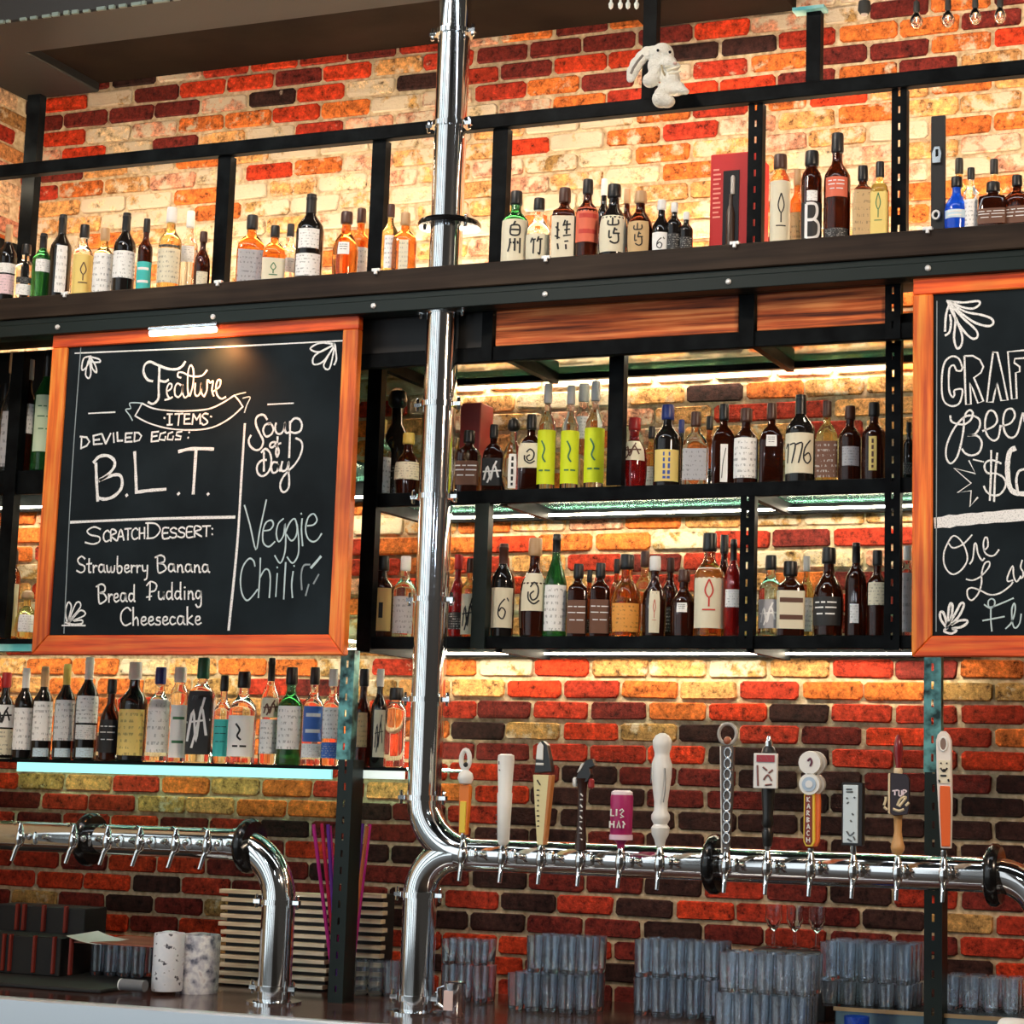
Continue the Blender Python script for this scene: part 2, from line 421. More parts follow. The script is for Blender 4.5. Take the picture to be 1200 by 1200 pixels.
MB().box((XC + .05, -.15, ZB - .004), (XR, -.12, ZB + .012)).build('light_strip', LEDW, beam)

# rack above the beam
YT = -.585
RZ = zt(600, 150, YT); RH = .046
rack = thing('upper_rack', 'black steel rack of posts and one long rail above the shelf beam', 'rack', (-3, YT, ZB))
MB().box((XC + .01, YT - .02, RZ), (XR, YT + .015, RZ + RH)).build('rail', STEELB, rack, bevel=.002)
MB().box((XC + .05, YT + .016, RZ + .004), (XR, YT + .022, RZ + .024)).build('light_strip', LEDW, rack)
for px, w_, sl in ((262, .05, 0), (443, .05, 0), (585, .052, 0), (884.5, .046, 1), (1053.5, .046, 1)):
    postbox(at(px, 225, YT).x, ZB, RZ, YT, w_, parent=rack, slots=sl)
postbox(at(35, 200, YT + .1).x, ZB, zt(35, 112, YT + .1), YT + .1, .055, parent=rack, slots=0)
for px, top in ((761.5, -30), (953.5, 13)):
    postbox(at(px, 60, YT + .02).x, RZ + RH, zt(px, top, YT + .02), YT + .02, .045, parent=rack, slots=0)
# cross bars running back to the wall on the left
x_ = at(10, 225, -.3).x
mb = MB(); mb.box((XC + .005, -1.4, RZ - .02), (XC + .035, -.6, RZ + .02)); mb.build('side_rail', STEELB, rack)
mb = MB().box((XC + .01, -.60, RZ - .14), (XC + .06, -.05, RZ - .08)); mb.build('side_brace', STEELB, rack)
p = at(950, 14, YT + .02)
MB().box((p.x - .05, YT - .01, p.z - .002), (p.x + .05, YT + .04, p.z + .008)).build('glass_clip', EDGE, rack)

# racks below the beam
YS = -.47
def shelf(parent, x0, x1, z, lip=.045, y0=YS, back=-.035, led=LEDN, glass=True, sy=None):
    sy = back - .069 if sy is None else sy
    MB().box((x0, y0, z - lip), (x1, y0 + .02, z - .001)).build('front_edge', STEELB, parent, bevel=.002)
    if glass: MB().box((x0, y0 + .02, z - .012), (x1, back, z - .002)).build('glass_panel', SHGLASS, parent)
    else: MB().box((x0, y0 + .02, z - .016), (x1, back, z - .002)).build('shelf_board', STEELB, parent)
    MB().box((x0, back - .03, z - lip), (x1, back, z - .013)).build('rear_edge', STEELB, parent, bevel=.002)
    MB().box((x0 + .02, sy - .016, z - lip + .006), (x1 - .02, sy, z - lip + .012)).build('light_strip', led, parent)
Z4 = zt(700, 398, YS); Z5 = zt(700, 570, YS); Z7 = zt(700, 745, YS)
mid = thing('middle_rack', 'black steel shelving between the two chalkboards holding two rows of bottles', 'rack', (-2.3, YS, Z7 - .05))
XM0, XM1 = at(430, 560, YS).x, at(1056, 600, YS).x + .12
YP = -.60; ZP0, ZP1 = zt(700, 417, YP), zt(700, 399, YP)
shelf(mid, XM0, XM1, Z4, .035, y0=YP + .02, sy=-.018)
MB().box((XM0, YP - .004, ZP0), (XM1, YP + .022, ZP1)).build('panel_rail', STEELB, mid, bevel=.002)
MB().box((XM0, YP + .012, ZP1), (at(575, 380, YP).x, YP + .02, ZB - .04)).build('black_panel', BLKM, mid)
shelf(mid, XM0, XM1, Z5, .045)
shelf(mid, XM0, XM1, Z7, .04)
postbox(at(436, 560, YS).x, Z7 - .05, Z4, YS - .005, .05, parent=mid, slots=0)
postbox(at(573, 380, YP).x, ZP0, ZB - .04, YP - .006, .036, parent=mid, slots=0)
postbox(at(564, 670, YS).x, Z7 - .04, Z5 - .045, YS - .005, .048, parent=mid, slots=0, m=GREENB)
postbox(at(722.5, 490, YS).x, Z5, Z4 - .05, YS - .005, .05, parent=mid, slots=0)
postbox(at(876, 370, YP).x, ZP0, ZB - .04, YP - .006, .047, parent=mid, slots=0)
postbox(at(1047, 370, YP).x, ZP0, ZB - .04, YP - .006, .046, parent=mid)
postbox(at(876, 665, YS).x, Z7 - .04, Z5 - .045, YS - .005, .045, parent=mid)
postbox(at(1047, 560, YS).x, Z7 - .045, Z4 - .036, YS - .008, .046, parent=mid)
for xa in (at(441, 439, YS).x, at(593, 428, YS).x, at(883, 407, YS).x):
    for z in (Z4, Z5, Z7):
        MB().box((xa - .012, YS + .02, z - .05), (xa + .012, -.07, z - .014)).build('cross_bar', STEELB, mid)
for x0, x1 in ((at(581, 380, YP).x, at(866, 360, YP).x), (at(887, 360, YP).x, at(1039, 355, YP).x)):
    MB().box((x0, YP, ZP1), (x1, YP + .02, ZB - .04)).build('wood_panel', W_PLANK, mid, bevel=.003)
MB().box((XM0 + .03, YS + .1, Z4 + .01), (XM1, -.05, Z4 + .02)).build('light_block_board', STEELB, mid)  # added board that blocks light from above the top shelf
for px in (765, 985):    # small puck lights glinting under the top shelf
    x = at(px, 410, YS + .05).x
    MB().lathe([(.028, 0), (.028, -.012), (.02, -.016)], (x, YS + .09, Z4 - .014), 12).build('puck_light', LEDN, mid, smooth=True)

left = thing('left_rack', 'black steel shelving behind the left chalkboard, reaching down to the aqua-edged shelf', 'rack', (-3.8, YS, 1.5))
Z5L = zt(30, 551, YS); Z7L = zt(30, 748, YS); ZX = zt(200, 893, YS)
XL1 = at(396, 840, YS).x
shelf(left, XC + .02, XL1, Z5L, .085)
shelf(left, XC + .02, XL1, Z7L, .02, led=LEDC)
MB().box((XC + .02, YS - .004, Z7L - .045), (XL1 - .8, YS + .004, Z7L - .02)).build('glass_edge', EDGE, left)
shelf(left, XC + .16, at(474, 900, YS).x, ZX, .012, glass=True, led=LEDC)
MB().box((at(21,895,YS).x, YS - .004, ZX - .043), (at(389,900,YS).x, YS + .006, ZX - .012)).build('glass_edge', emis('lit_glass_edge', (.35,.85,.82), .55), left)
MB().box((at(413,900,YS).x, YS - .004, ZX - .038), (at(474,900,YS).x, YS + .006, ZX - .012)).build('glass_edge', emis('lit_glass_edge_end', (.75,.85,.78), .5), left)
PB = thing('slotted_post', 'tall slotted steel post below the left chalkboard, between two tap towers', 'post', (at(396, 1100, YS-.07).x, YS - .07, .89))
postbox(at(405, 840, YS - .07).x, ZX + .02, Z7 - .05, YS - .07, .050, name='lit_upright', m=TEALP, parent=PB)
postbox(at(401, 1000, YS - .07).x, .89, ZX + .02, YS - .07, .052, name='upright', m=GREENB, parent=PB, d=.07)
o = thing('slotted_post', 'dark slotted steel post below the right chalkboard, behind the orange tap handle', 'post', (at(1094, 1000, YS).x, YS, .93))
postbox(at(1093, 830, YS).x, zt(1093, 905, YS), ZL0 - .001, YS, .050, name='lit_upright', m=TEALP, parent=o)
postbox(at(1094, 1000, YS).x, .93, zt(1093, 905, YS), YS, .052, name='upright', m=GREENB, parent=o, d=.07)
MB().box((XC + .02, -.10, Z5L), (at(75, 480, -.1).x, -.09, ZB - .04)).build('black_panel', BLKM, left)  # added black backing, hides the lit wall so this bay stays dark
# left end of racks
postbox(at(8, 640, YS).x, Z7L, ZL0, YS - .005, .05, parent=left, slots=0)

# ------------------------------------------------------------------ chalkboards
YC = -.66
def strokes(txt):
    return [[tuple(map(float, p.split(','))) for p in s.split()] for s in txt.split(';') if s.strip()]
def smooth_path(pts, it=2):
    if len(pts) < 3: return pts
    out = []
    for i in range(len(pts) - 1):
        p0, p1, p2, p3 = pts[max(i-1,0)], pts[i], pts[i+1], pts[min(i+2, len(pts)-1)]
        for k in range(4):
            t = k / 4
            out.append(tuple(.5*((2*p1[j]) + (-p0[j]+p2[j])*t + (2*p0[j]-5*p1[j]+4*p2[j]-p3[j])*t*t + (-p0[j]+3*p1[j]-3*p2[j]+p3[j])*t**3) for j in (0,1)))
    out.append(pts[-1]); return out
def chalk(parent, name, txt, off, sc, wpx, m=CHALK, sm=True, Y=YC - .0125, label=None):
    """thin chalk ribbons lying on the board face"""
    mb = MB(); k = 0
    for st in (strokes(txt) if isinstance(txt, str) else txt):
        pts = smooth_path(st) if sm else st
        P = [at(off[0] + x / sc, off[1] + y / sc, YC - .012) for x, y in pts]
        if len(P) < 2: continue
        r = wpx / 2 / scale_at(P[0]); vs = []; fs = []
        if (P[-1] - P[0]).length < 1e-4: P[-1] = P[0] + Vector((.001, 0, .001))
        for i, p in enumerate(P):
            t = P[min(i+1, len(P)-1)] - P[max(i-1, 0)]; t.y = 0
            t = t.normalized() if t.length > 1e-7 else Vector((1,0,0))
            n_ = Vector((-t.z, 0, t.x)); q = r * random.uniform(.85, 1.12)
            if i == 0: p = p - t * r * .6
            if i == len(P) - 1: p = p + t * r * .6
            y = Y - .00012 * (k % 8)
            vs += [(p.x + n_.x*q, y, p.z + n_.z*q), (p.x - n_.x*q, y, p.z - n_.z*q)]
            if i: a = 2*i; fs.append((a-2, a-1, a+1, a))
        mb.add(vs, fs); k += 1
    o = mb.build(name, m, parent)
    if label: tag(o, label)
    return o
G = {  # hand-drawn letters: width; strokes in a box, y up, baseline 0, capital height 1
'A':(.75,'0,0 .38,1 .7,0;.15,.35 .6,.35'), 'C':(.7,'.68,.82 .45,1 .1,.75 .05,.3 .3,0 .68,.12'), 'D':(.75,'.1,1 .1,0;0,1 .5,.92 .72,.5 .45,.05 .05,0'),
'E':(.6,'.58,1 .1,.97 .08,.02 .6,0;.1,.5 .5,.52'), 'H':(.7,'.08,1 .08,0;.62,1 .62,0;.08,.5 .62,.5'), 'R':(.7,'.08,0 .08,1 .5,.98 .62,.72 .1,.48 .68,0'),
'S':(.65,'.6,.85 .35,1 .08,.8 .2,.55 .55,.4 .55,.12 .3,0 0,.12'), 'T':(.65,'0,1 .68,1;.35,1 .33,0'), ':':(.3,'.12,.75 .15,.68;.12,.2 .15,.13'),
'B':(.8,'.15,.95 .2,0 .5,0 .75,.2 .55,.48 .22,.52 .6,.62 .62,.9 .35,1.02 0,.88'), 'P':(.75,'.2,0 .25,.98;0,.8 .3,1.02 .7,.85 .6,.52 .25,.45;0,.15 .35,.2'),
'a':(.55,'.42,.45 .15,.48 .05,.2 .2,.02 .38,.15 .44,.45 .45,.1 .55,.02'), 'b':(.5,'.1,1 .1,.05 .35,.02 .42,.3 .25,.42 .1,.3'), 'c':(.4,'.36,.4 .15,.45 .03,.2 .18,.02 .4,.1'),
'd':(.55,'.42,.42 .15,.45 .05,.2 .2,.02 .4,.15;.45,.95 .44,.1 .52,.02'), 'e':(.42,'.05,.22 .32,.28 .3,.45 .1,.42 .05,.15 .2,.01 .42,.1'), 'g':(.5,'.4,.42 .15,.45 .05,.2 .2,.03 .38,.2 .42,.45 .42,-.3 .2,-.45 .05,-.3'),
'h':(.5,'.08,1 .08,0;.08,.25 .28,.45 .38,.3 .4,0'), 'i':(.25,'.12,.45 .12,0;.12,.68 .14,.65'), 'k':(.5,'.08,1 .08,0;.4,.5 .1,.22 .45,0'), 'n':(.5,'.08,.45 .08,0;.08,.25 .26,.45 .38,.3 .4,0 .5,.03'),
'r':(.35,'.06,.45 .08,0;.08,.25 .2,.42 .34,.4'), 's':(.38,'.32,.42 .12,.42 .1,.28 .3,.2 .28,.02 .02,.04'), 't':(.38,'.2,.85 .18,.08 .32,.02;.02,.52 .38,.56'),
'u':(.5,'.05,.45 .06,.1 .25,.02 .4,.2 .4,.45 .42,.02'), 'w':(.65,'.03,.45 .1,.05 .28,.08 .32,.38 .36,.05 .55,.06 .6,.42'), 'y':(.48,'.05,.45 .1,.12 .3,.12;.42,.45 .38,-.3 .2,-.45')}
def word(text, x0, y0, x1, y1, h):
    tot = sum(G[c][0] + .06 for c in text); out = []; x = 0
    for c in text:
        w_, s_ = G[c]
        for st in strokes(s_):
            o_ = []
            for a, b in st:
                u = (x + a) / tot; o_.append((x0 + (x1 - x0) * u, y0 + (y1 - y0) * u - b * h))
            out.append(o_)
        x += w_ + .06
    return out
def board(name, label, x0, x1, z0, z1, fw=(.062, .05, .066, .058)):
    """fw: left, top, bottom, right frame widths"""
    t = thing(name, label, 'chalkboard', ((x0 + x1)/2, YC, z0)); l, tp, b, r = fw
    y0, y1 = YC - .022, YC + .012
    MB().prism([(x0, z0), (x0 + l, z0 + b), (x0 + l, z1 - tp), (x0, z1 - tp)], y0, y1).build('frame_side', W_V, t, bevel=.003)
    MB().prism([(x1, z0), (x1, z1 - tp), (x1 - r, z1 - tp), (x1 - r, z0 + b)], y0, y1).build('frame_side', W_V, t, bevel=.003)
    MB().box((x0, y0, z1 - tp), (x1, y1, z1)).build('frame_top', W_H, t, bevel=.003)
    MB().prism([(x0 + .002, z0), (x1 - .002, z0), (x1 - r, z0 + b), (x0 + l, z0 + b)], y0, y1).build('frame_bottom', W_H, t, bevel=.003)
    MB().box((x0 + l - .01, YC - .012, z0 + b - .01), (x1 - r + .01, YC + .01, z1 - tp + .01)).build('slate', BOARD, t)
    return t
b1 = board('chalkboard', 'wood-framed chalkboard listing feature items and soup of the day, on the left', -4.262, -3.089, 1.961, 3.045, (.062,.045,.064,.055))
b2 = board('chalkboard', 'wood-framed chalkboard headed craft beer, cut off by the right edge', -1.288, -.56, 1.958, 3.045, (.058,.05,.058,.058))
o1 = (140, 400)
chalk(b1, 'chalk_lettering', '290,350 245,335 212,270 225,205 270,180 330,205 420,240 500,245 550,220 578,180;352,225 350,300 345,400 345,490 325,530 290,550 255,535;352,345 400,355 430,340', o1, 7.5, 3.0)
chalk(b1, 'chalk_lettering', '420,440 455,415 460,380 438,372 418,410 418,460 440,500 465,490;400,515 440,505 465,490;540,385 510,370 488,410 490,470 520,490 550,450 560,380 555,450 575,495 600,480;610,480 600,400 606,260 630,210 652,260 648,380 620,480;540,320 515,310 520,275 560,275 610,300 670,310 730,300 770,255;668,370 665,460 690,480 715,440 722,360 722,450 745,485;745,485 770,430 775,340 800,365 825,350 815,430 830,480;830,440 880,400 890,345 865,345 850,400 860,470 895,505 935,490', o1, 7.5, 2.2)
chalk(b1, 'chalk_banner', '200,545 300,590 450,610 600,612 780,595 900,545 1010,475;200,545 170,600 138,655;138,655 250,715 400,760 550,778 720,775 850,745 980,670 1085,575;1010,475 1050,520 1085,575', o1, 7.5, 1.9)
chalk(b1, 'chalk_banner', '1010,475 1060,460 1110,450;1085,500 1150,490 1120,560 1100,625;200,545 150,540 90,545 100,590 55,600 90,650 115,695', o1, 7.5, 1.5, CHALKM)
chalk(b1, 'chalk_lettering', '442,640 440,732;420,640 465,640;420,735 465,732;490,640 560,635;527,640 517,738;575,640 570,725;570,725 625,725;575,640 620,640;575,685 615,680;640,730 650,640;650,640 680,690;680,690 710,640;710,640 712,725;780,640 750,635 730,660 765,690 775,715 740,735 725,720;393,672 402,676;803,660 811,664', o1, 7.5, 2.1)
o2 = (80, 490)
chalk(b1, 'chalk_lettering', '95,130 90,215;85,130 130,135 150,165 130,195 90,212;235,110 175,125;178,125 180,185;180,185 240,180;180,155 220,150;240,115 265,180;265,180 300,108;318,105 322,170;345,100 348,160;348,160 382,158;450,105 405,108;405,108 402,168;402,168 450,165;404,138 440,135;470,102 465,165;465,165 500,155 515,125 495,103 465,102;635,95 590,100;590,100 585,165;585,165 635,160;590,130 625,125;685,100 650,110 640,150 680,155 685,130;735,98 705,110 698,150 735,152 740,128;800,95 765,100 760,120 795,130 790,150 755,150;852,98 850,102;845,135 843,139', o2, 6, 2.3, sm=False)
chalk(b1, 'chalk_lettering', '195,320 200,450 208,580;180,310 220,270 280,265 325,300 320,350 270,405 215,440 300,405 360,400 380,440 370,500 320,550 260,570 210,560;410,540 413,545;468,240 475,380 480,525;480,522 560,510 685,500;775,530 778,534;780,235 850,218 940,215 1020,218;900,225 890,380 880,530;982,532 985,536', o2, 6, 3.9)
chalk(b1, 'chalk_line', '83,612 180,608 275,606;287,497 283,560 278,640 268,738', (0,0), 1, 3.2)
chalk(b1, 'chalk_line', '88,414 250,407 407,399;104,484.5 135,483;314,474 344,472.5;73,733 100,733', (0,0), 1, 1.8)
chalk(b1, 'chalk_line', '95,405 84,560 75,742;404,388 396,560 388,730', (0,0), 1, 1.3, CHALKF)
for ws in (word('S',100,638,121,637,20) + word('CRATCH',121,635,171,631,13), word('D',171,631,190,630,18) + word('ESSERT:',190,631,252,628,12),
           word('Strawberry',90,671,175,671,19), word('Banana',182,670,247,671,19), word('Bread',113,706,160,705,21), word('Pudding',172,703,238,702,21), word('Cheesecake',141,733,237,732,21)):
    chalk(b1, 'chalk_lettering', ws, (0,0), 1, 2.1)
chalk(b1, 'chalk_lettering', '380,215 345,165 290,165 250,210 255,290 300,390 335,470 310,550 250,575 185,530 165,460 190,405;420,260 360,280 335,350 370,415 430,390 455,330 430,270 400,270;485,260 475,330 500,380 545,380 580,330 590,250 590,330 610,375 650,360;650,240 650,380 640,660;650,260 700,205 760,215 790,280 770,350 710,375 655,360;470,480 430,490 415,530 440,545 475,515 480,480;505,420 500,520 485,600 500,655 520,600 505,540 470,520 540,495;345,600 345,700 345,820;315,600 360,560 410,600 430,680 420,780 380,850 320,880 270,840 265,760 310,700 370,690;500,720 450,720 430,780 450,840 500,820 520,740 515,790 535,820;560,710 545,780 560,820 610,800 635,710 630,800;720,435 780,470 795,550 760,660 700,750 640,810 570,890 535,980 550,1050 590,1065 635,1010 640,900 630,820', (275,470), 10, 2.6)
o5 = (265, 580)
chalk(b1, 'chalk_lettering', '185,105 240,300 300,550 340,350 405,50;375,360 440,350 475,300 455,255 400,280 370,370 375,480 430,520 490,470;575,240 525,290 505,390 530,470 580,400 590,290 600,430 590,580 545,685 490,610;600,370 640,280 690,240 715,330 700,420 655,460 610,400;715,300 730,450 725,600 670,685 615,625;765,240 758,350 770,510;755,185 758,192;820,310 880,300 915,250 880,190 825,230 800,340 820,430 870,470 920,450 960,390;290,715 275,660 230,640 170,720 145,850 160,990 210,1060 270,1010 315,950;345,635 340,800 325,1030;340,830 390,750 430,760 445,850 435,1030;515,790 500,1020;513,725 516,732;600,680 590,850 580,1045;675,770 660,900 668,1030;683,710 686,717', o5, 8.57, 2.0, CHALKM)
chalk(b1, 'chalk_lettering', '950,620 900,680 855,730', o5, 8.57, 3.2, CHALKM)
chalk(b1, 'chalk_lettering', '840,700 780,710 755,800 760,950;830,900 800,1010;930,800 880,890', o5, 8.57, 2.2, CHALKF)
chalk(b1, 'chalk_leaf', '640,705 590,720 575,790 590,800 620,760 630,710;620,740 602,830 625,860 640,820 630,740;640,730 650,790 680,820 672,770 640,720;640,710 695,725 705,745 650,745 635,715', (0,300), 6, 2.1)
chalk(b1, 'chalk_leaf', '1045,115 1000,112 970,130 1000,140 1045,115;1040,120 985,150 980,178 1010,170 1042,125;1043,125 1012,180 1030,192 1045,130;1047,118 1052,160 1045,180', (0,360), 2.667, 2.3)
chalk(b1, 'chalk_leaf', '50,770 40,700 60,635 82,660 72,720 60,775 110,650 140,635 145,670 90,740 70,775 140,695 178,705 170,730 95,765 155,760 155,785 90,790 40,778', (70,600), 6, 2.1)
chalk(b2, 'chalk_leaf', '170,110 330,125 480,110 495,145 430,185 320,170 190,115;190,120 350,215 520,250 620,290 628,345 560,360 420,310 210,150;210,150 330,280 460,400 475,470 420,485 330,400 230,240 180,120;220,180 255,300 240,480 270,585 315,550 320,450 260,280;190,150 160,250 150,410;200,250 210,330 195,420 155,455', (1090,340), 8.57, 2.7)
chalk(b2, 'chalk_lettering', '325,780 310,810 265,805 240,755 205,770 190,820 190,1000 225,1075 245,1050 245,1005 320,995 320,1060 290,1140 220,1165 150,1130 120,1040 120,850 150,720 220,665 290,690 325,780', (1090,340), 8.57, 2.2)
chalk(b2, 'chalk_lettering', '345,665 350,900 360,1150 410,1145 405,1030 400,930 430,1000 480,1135 535,1115 490,1000 440,880 510,830 535,770 500,700 430,660 345,665;630,625 675,625 730,860 780,1105 715,1110 670,930 650,1030 630,1125 570,1125 600,860 630,625;940,605 780,620 800,860 820,1095 870,1090 860,830 900,820 900,770 845,730 850,690 960,680', (1090,340), 8.57, 2.2, sm=False)
chalk(b2, 'chalk_lettering', '190,140 200,190 260,215 330,215 385,170 400,110 370,85 335,115 330,150;400,135 320,150 230,250 160,400 150,520 190,585 250,530 290,400 315,250 315,160;400,135 460,170 465,240 420,310 350,325 440,325 485,390 460,480 390,510 330,490 300,450;495,280 590,240 630,180 600,100 545,100 515,200 530,310 590,370 640,340 660,230;665,235 750,210 795,140 770,75 710,90 685,180 700,290 755,345 820,300 870,110 885,190;665,585 590,555 530,570 510,620 540,675 620,680 690,720 710,790 660,870 590,885 530,850 505,800;573,465 570,700 560,930;630,490 610,700 600,940', (1090,470), 8, 2.4)
chalk(b2, 'chalk_star', '500,570 405,548;365,560 425,680 225,630 385,770 255,860 385,840 375,990 445,905', (1090,470), 8, 1.9, sm=False)
chalk(b2, 'chalk_lettering', '790,445 745,480 725,620 745,800 800,860 885,870', (1090,470), 8, 6.0)
chalk(b2, 'chalk_lettering', '880,640 830,660 808,740 820,840', (1090,470), 8, 3.0)
chalk(b2, 'chalk_bar', '1099,612.5 1130,609 1165,606 1215,602', (0,0), 1, 14.5)
chalk(b2, 'chalk_lettering', '180,220 230,275 320,245 380,190 420,145;180,220 140,320 140,430 180,510 240,540 320,490 375,390 350,270 290,180 230,155 180,220;400,435 430,380 445,240 465,240 480,330 520,400 545,380;540,300 580,260 575,180 550,175 535,240 550,320 600,355 650,345 690,295;365,590 430,600 510,560 590,470 595,415 550,430 520,520 515,640 480,740 420,800 380,770 375,700 420,675 500,700 600,745 700,730 800,660 830,620;830,600 780,610 780,560 830,455 840,560 870,615 910,560;925,400 910,470 935,520 930,570 900,580', (1090,610), 8.57, 1.9)
chalk(b2, 'chalk_lettering', '545,845 600,880 640,860 650,810 620,785 585,810 600,870 720,830 835,780;610,880 610,1000 620,1110;530,1005 640,985 745,965;760,1085 820,1020 855,900 845,830 820,900 830,1040 860,1080 900,1030 915,940', (1090,610), 8.57, 1.8, CHALKM)
chalk(b2, 'chalk_leaf', '170,1080 110,1000 100,930 130,920 160,1000 175,1060 185,900 205,830 225,860 215,960 185,1050 260,920 310,830 340,850 290,960 210,1050 280,1010 360,1000 370,1030 310,1070 220,1085 265,1105 210,1135 140,1110 170,1080', (1090,610), 8.57, 2.9)
chalk(b2, 'chalk_line', '1098,353 1097,740', (0,0), 1, 1.2, CHALKF)

# picture light clipped over the left board
p = at(215, 389, YC - .06)
t = thing('picture_light', 'small lit bar lamp clipped over the top of the left chalkboard', 'lamp', (p.x, YC - .03, 3.045))
MB().tube([(p.x - .12, YC - .075, p.z + .012), (p.x + .14, YC - .075, p.z + .012)], .011, 10).build('lamp_hood', STEEL, t, smooth=True)
MB().tube([(p.x - .115, YC - .078, p.z - .003), (p.x + .135, YC - .078, p.z - .003)], .010, 10).build('lamp_tube', emis('lamp_glow', (1,.82,.55), 9), t, smooth=True)
MB().box((p.x - .012, YC - .075, p.z + .004), (p.x + .012, YC + .012, p.z + .02)).build('arm', STEEL, t)
l = bpy.data.lights.new('lamp_light', 'SPOT'); l.energy = 7; l.color = (1,.36,.10); l.spot_size = 2.2; l.spot_blend = 1; l.shadow_soft_size = .02
lo = bpy.data.objects.new('lamp_light', l); link(lo); lo.location = (at(265,405,YC).x, YC - .10, 2.99); lo.rotation_euler = (math.radians(40), 0, 0)
#MORE
# ------------------------------------------------------------------ bottles
GM = {'k': mat('black_bottle_glass', (.010,.008,.007), .07), 'b': mat('brown_bottle_glass', (.05,.010,.004), .06, Transmission_Weight=.6, IOR=1.45),
      'a': mat('amber_spirit', (.62,.20,.04), .04, Transmission_Weight=.9, IOR=1.4), 'c': mat('clear_bottle_glass', (.93,.95,.95), .03, Transmission_Weight=1.0, IOR=1.38),
      'g': mat('green_bottle_glass', (.03,.20,.05), .05, Transmission_Weight=.75, IOR=1.45), 'u': mat('blue_bottle', (.01,.09,.75), .12, Transmission_Weight=.25),
      'y': mat('straw_spirit', (.85,.62,.22), .04, Transmission_Weight=.9, IOR=1.4), 'r': mat('ruby_spirit', (.35,.012,.012), .06, Transmission_Weight=.6)}
GN = {'k':'black','b':'brown','a':'amber','c':'clear','g':'green','u':'blue','y':'pale gold','r':'dark red'}
CM = {'k':(.008,.008,.008),'w':(.85,.85,.82),'t':(.55,.34,.17),'r':(.45,.02,.02),'g':(.02,.18,.10),'s':(.6,.6,.6),'u':(.02,.04,.22),'d':(.07,.025,.015),'y':(.75,.55,.12)}
CN = {'k':'black','w':'white','t':'cork','r':'red','g':'green','s':'silver','u':'navy','d':'dark brown','y':'gold'}
LC = {'w':((.93,.93,.90),'white'),'c':((.80,.74,.55),'cream'),'y':((.86,.66,.20),'yellow'),'Y':((.72,.84,.01),'lime yellow'),'t':((.62,.42,.20),'tan'),
      'o':((.85,.36,.06),'orange'),'R':((.78,.16,.08),'red'),'u':((.05,.16,.55),'blue'),'T':((.05,.55,.52),'teal'),'p':((.85,.62,.66),'pink'),
      'g':((.62,.78,.55),'pale green'),'k':((.02,.02,.02),'black'),'s':((.45,.45,.47),'grey'),'G':((.70,.50,.18),'gold'),'l':((.62,.80,.9),'pale blue'),'B':((.16,.07,.04),'brown')}
_lm = {}
def label_mat(k):
    if k in _lm: return _lm[k]
    col = LC[k][0]; m = mat('paper_' + LC[k][1].replace(' ', '_'), col, .55)
    ink = (.75,.75,.7) if k in 'kuB' else tuple(c * .12 for c in col)
    tc = nd(m, 'ShaderNodeTexCoord'); sp = nd(m, 'ShaderNodeSeparateXYZ'); lk(m, tc.outputs['Generated'], sp.inputs[0])
    wv = nd(m, 'ShaderNodeMath', operation='MULTIPLY'); lk(m, sp.outputs[2], wv.inputs[0]); wv.inputs[1].default_value = 7
    fr = nd(m, 'ShaderNodeMath', operation='FRACT'); lk(m, wv.outputs[0], fr.inputs[0])
    g1 = nd(m, 'ShaderNodeMath', operation='LESS_THAN'); lk(m, fr.outputs[0], g1.inputs[0]); g1.inputs[1].default_value = .42
    oi = nd(m, 'ShaderNodeObjectInfo'); nz = nd(m, 'ShaderNodeTexNoise', noise_dimensions='4D'); nz.inputs['Scale'].default_value = 1; nz.inputs['Detail'].default_value = 2
    mp = nd(m, 'ShaderNodeMapping'); mp.inputs['Scale'].default_value = (14, 1, 7); lk(m, tc.outputs['Generated'], mp.inputs[0]); lk(m, mp.outputs[0], nz.inputs['Vector'])
    rr = nd(m, 'ShaderNodeMath', operation='MULTIPLY'); lk(m, oi.outputs['Random'], rr.inputs[0]); rr.inputs[1].default_value = 50; lk(m, rr.outputs[0], nz.inputs['W'])
    g2 = nd(m, 'ShaderNodeMath', operation='GREATER_THAN'); lk(m, nz.outputs['Fac'], g2.inputs[0]); g2.inputs[1].default_value = .54
    mu = nd(m, 'ShaderNodeMath', operation='MULTIPLY'); lk(m, g1.outputs[0], mu.inputs[0]); lk(m, g2.outputs[0], mu.inputs[1])
    m2 = nd(m, 'ShaderNodeMath', operation='MULTIPLY'); lk(m, mu.outputs[0], m2.inputs[0]); m2.inputs[1].default_value = .5
    lk(m, mixc(m, m2.outputs[0], col, ink), bsdf(m).inputs['Base Color'])
    _lm[k] = m; return m
PLAIN = {k: flat(v[0], .6) for k, v in LC.items()}

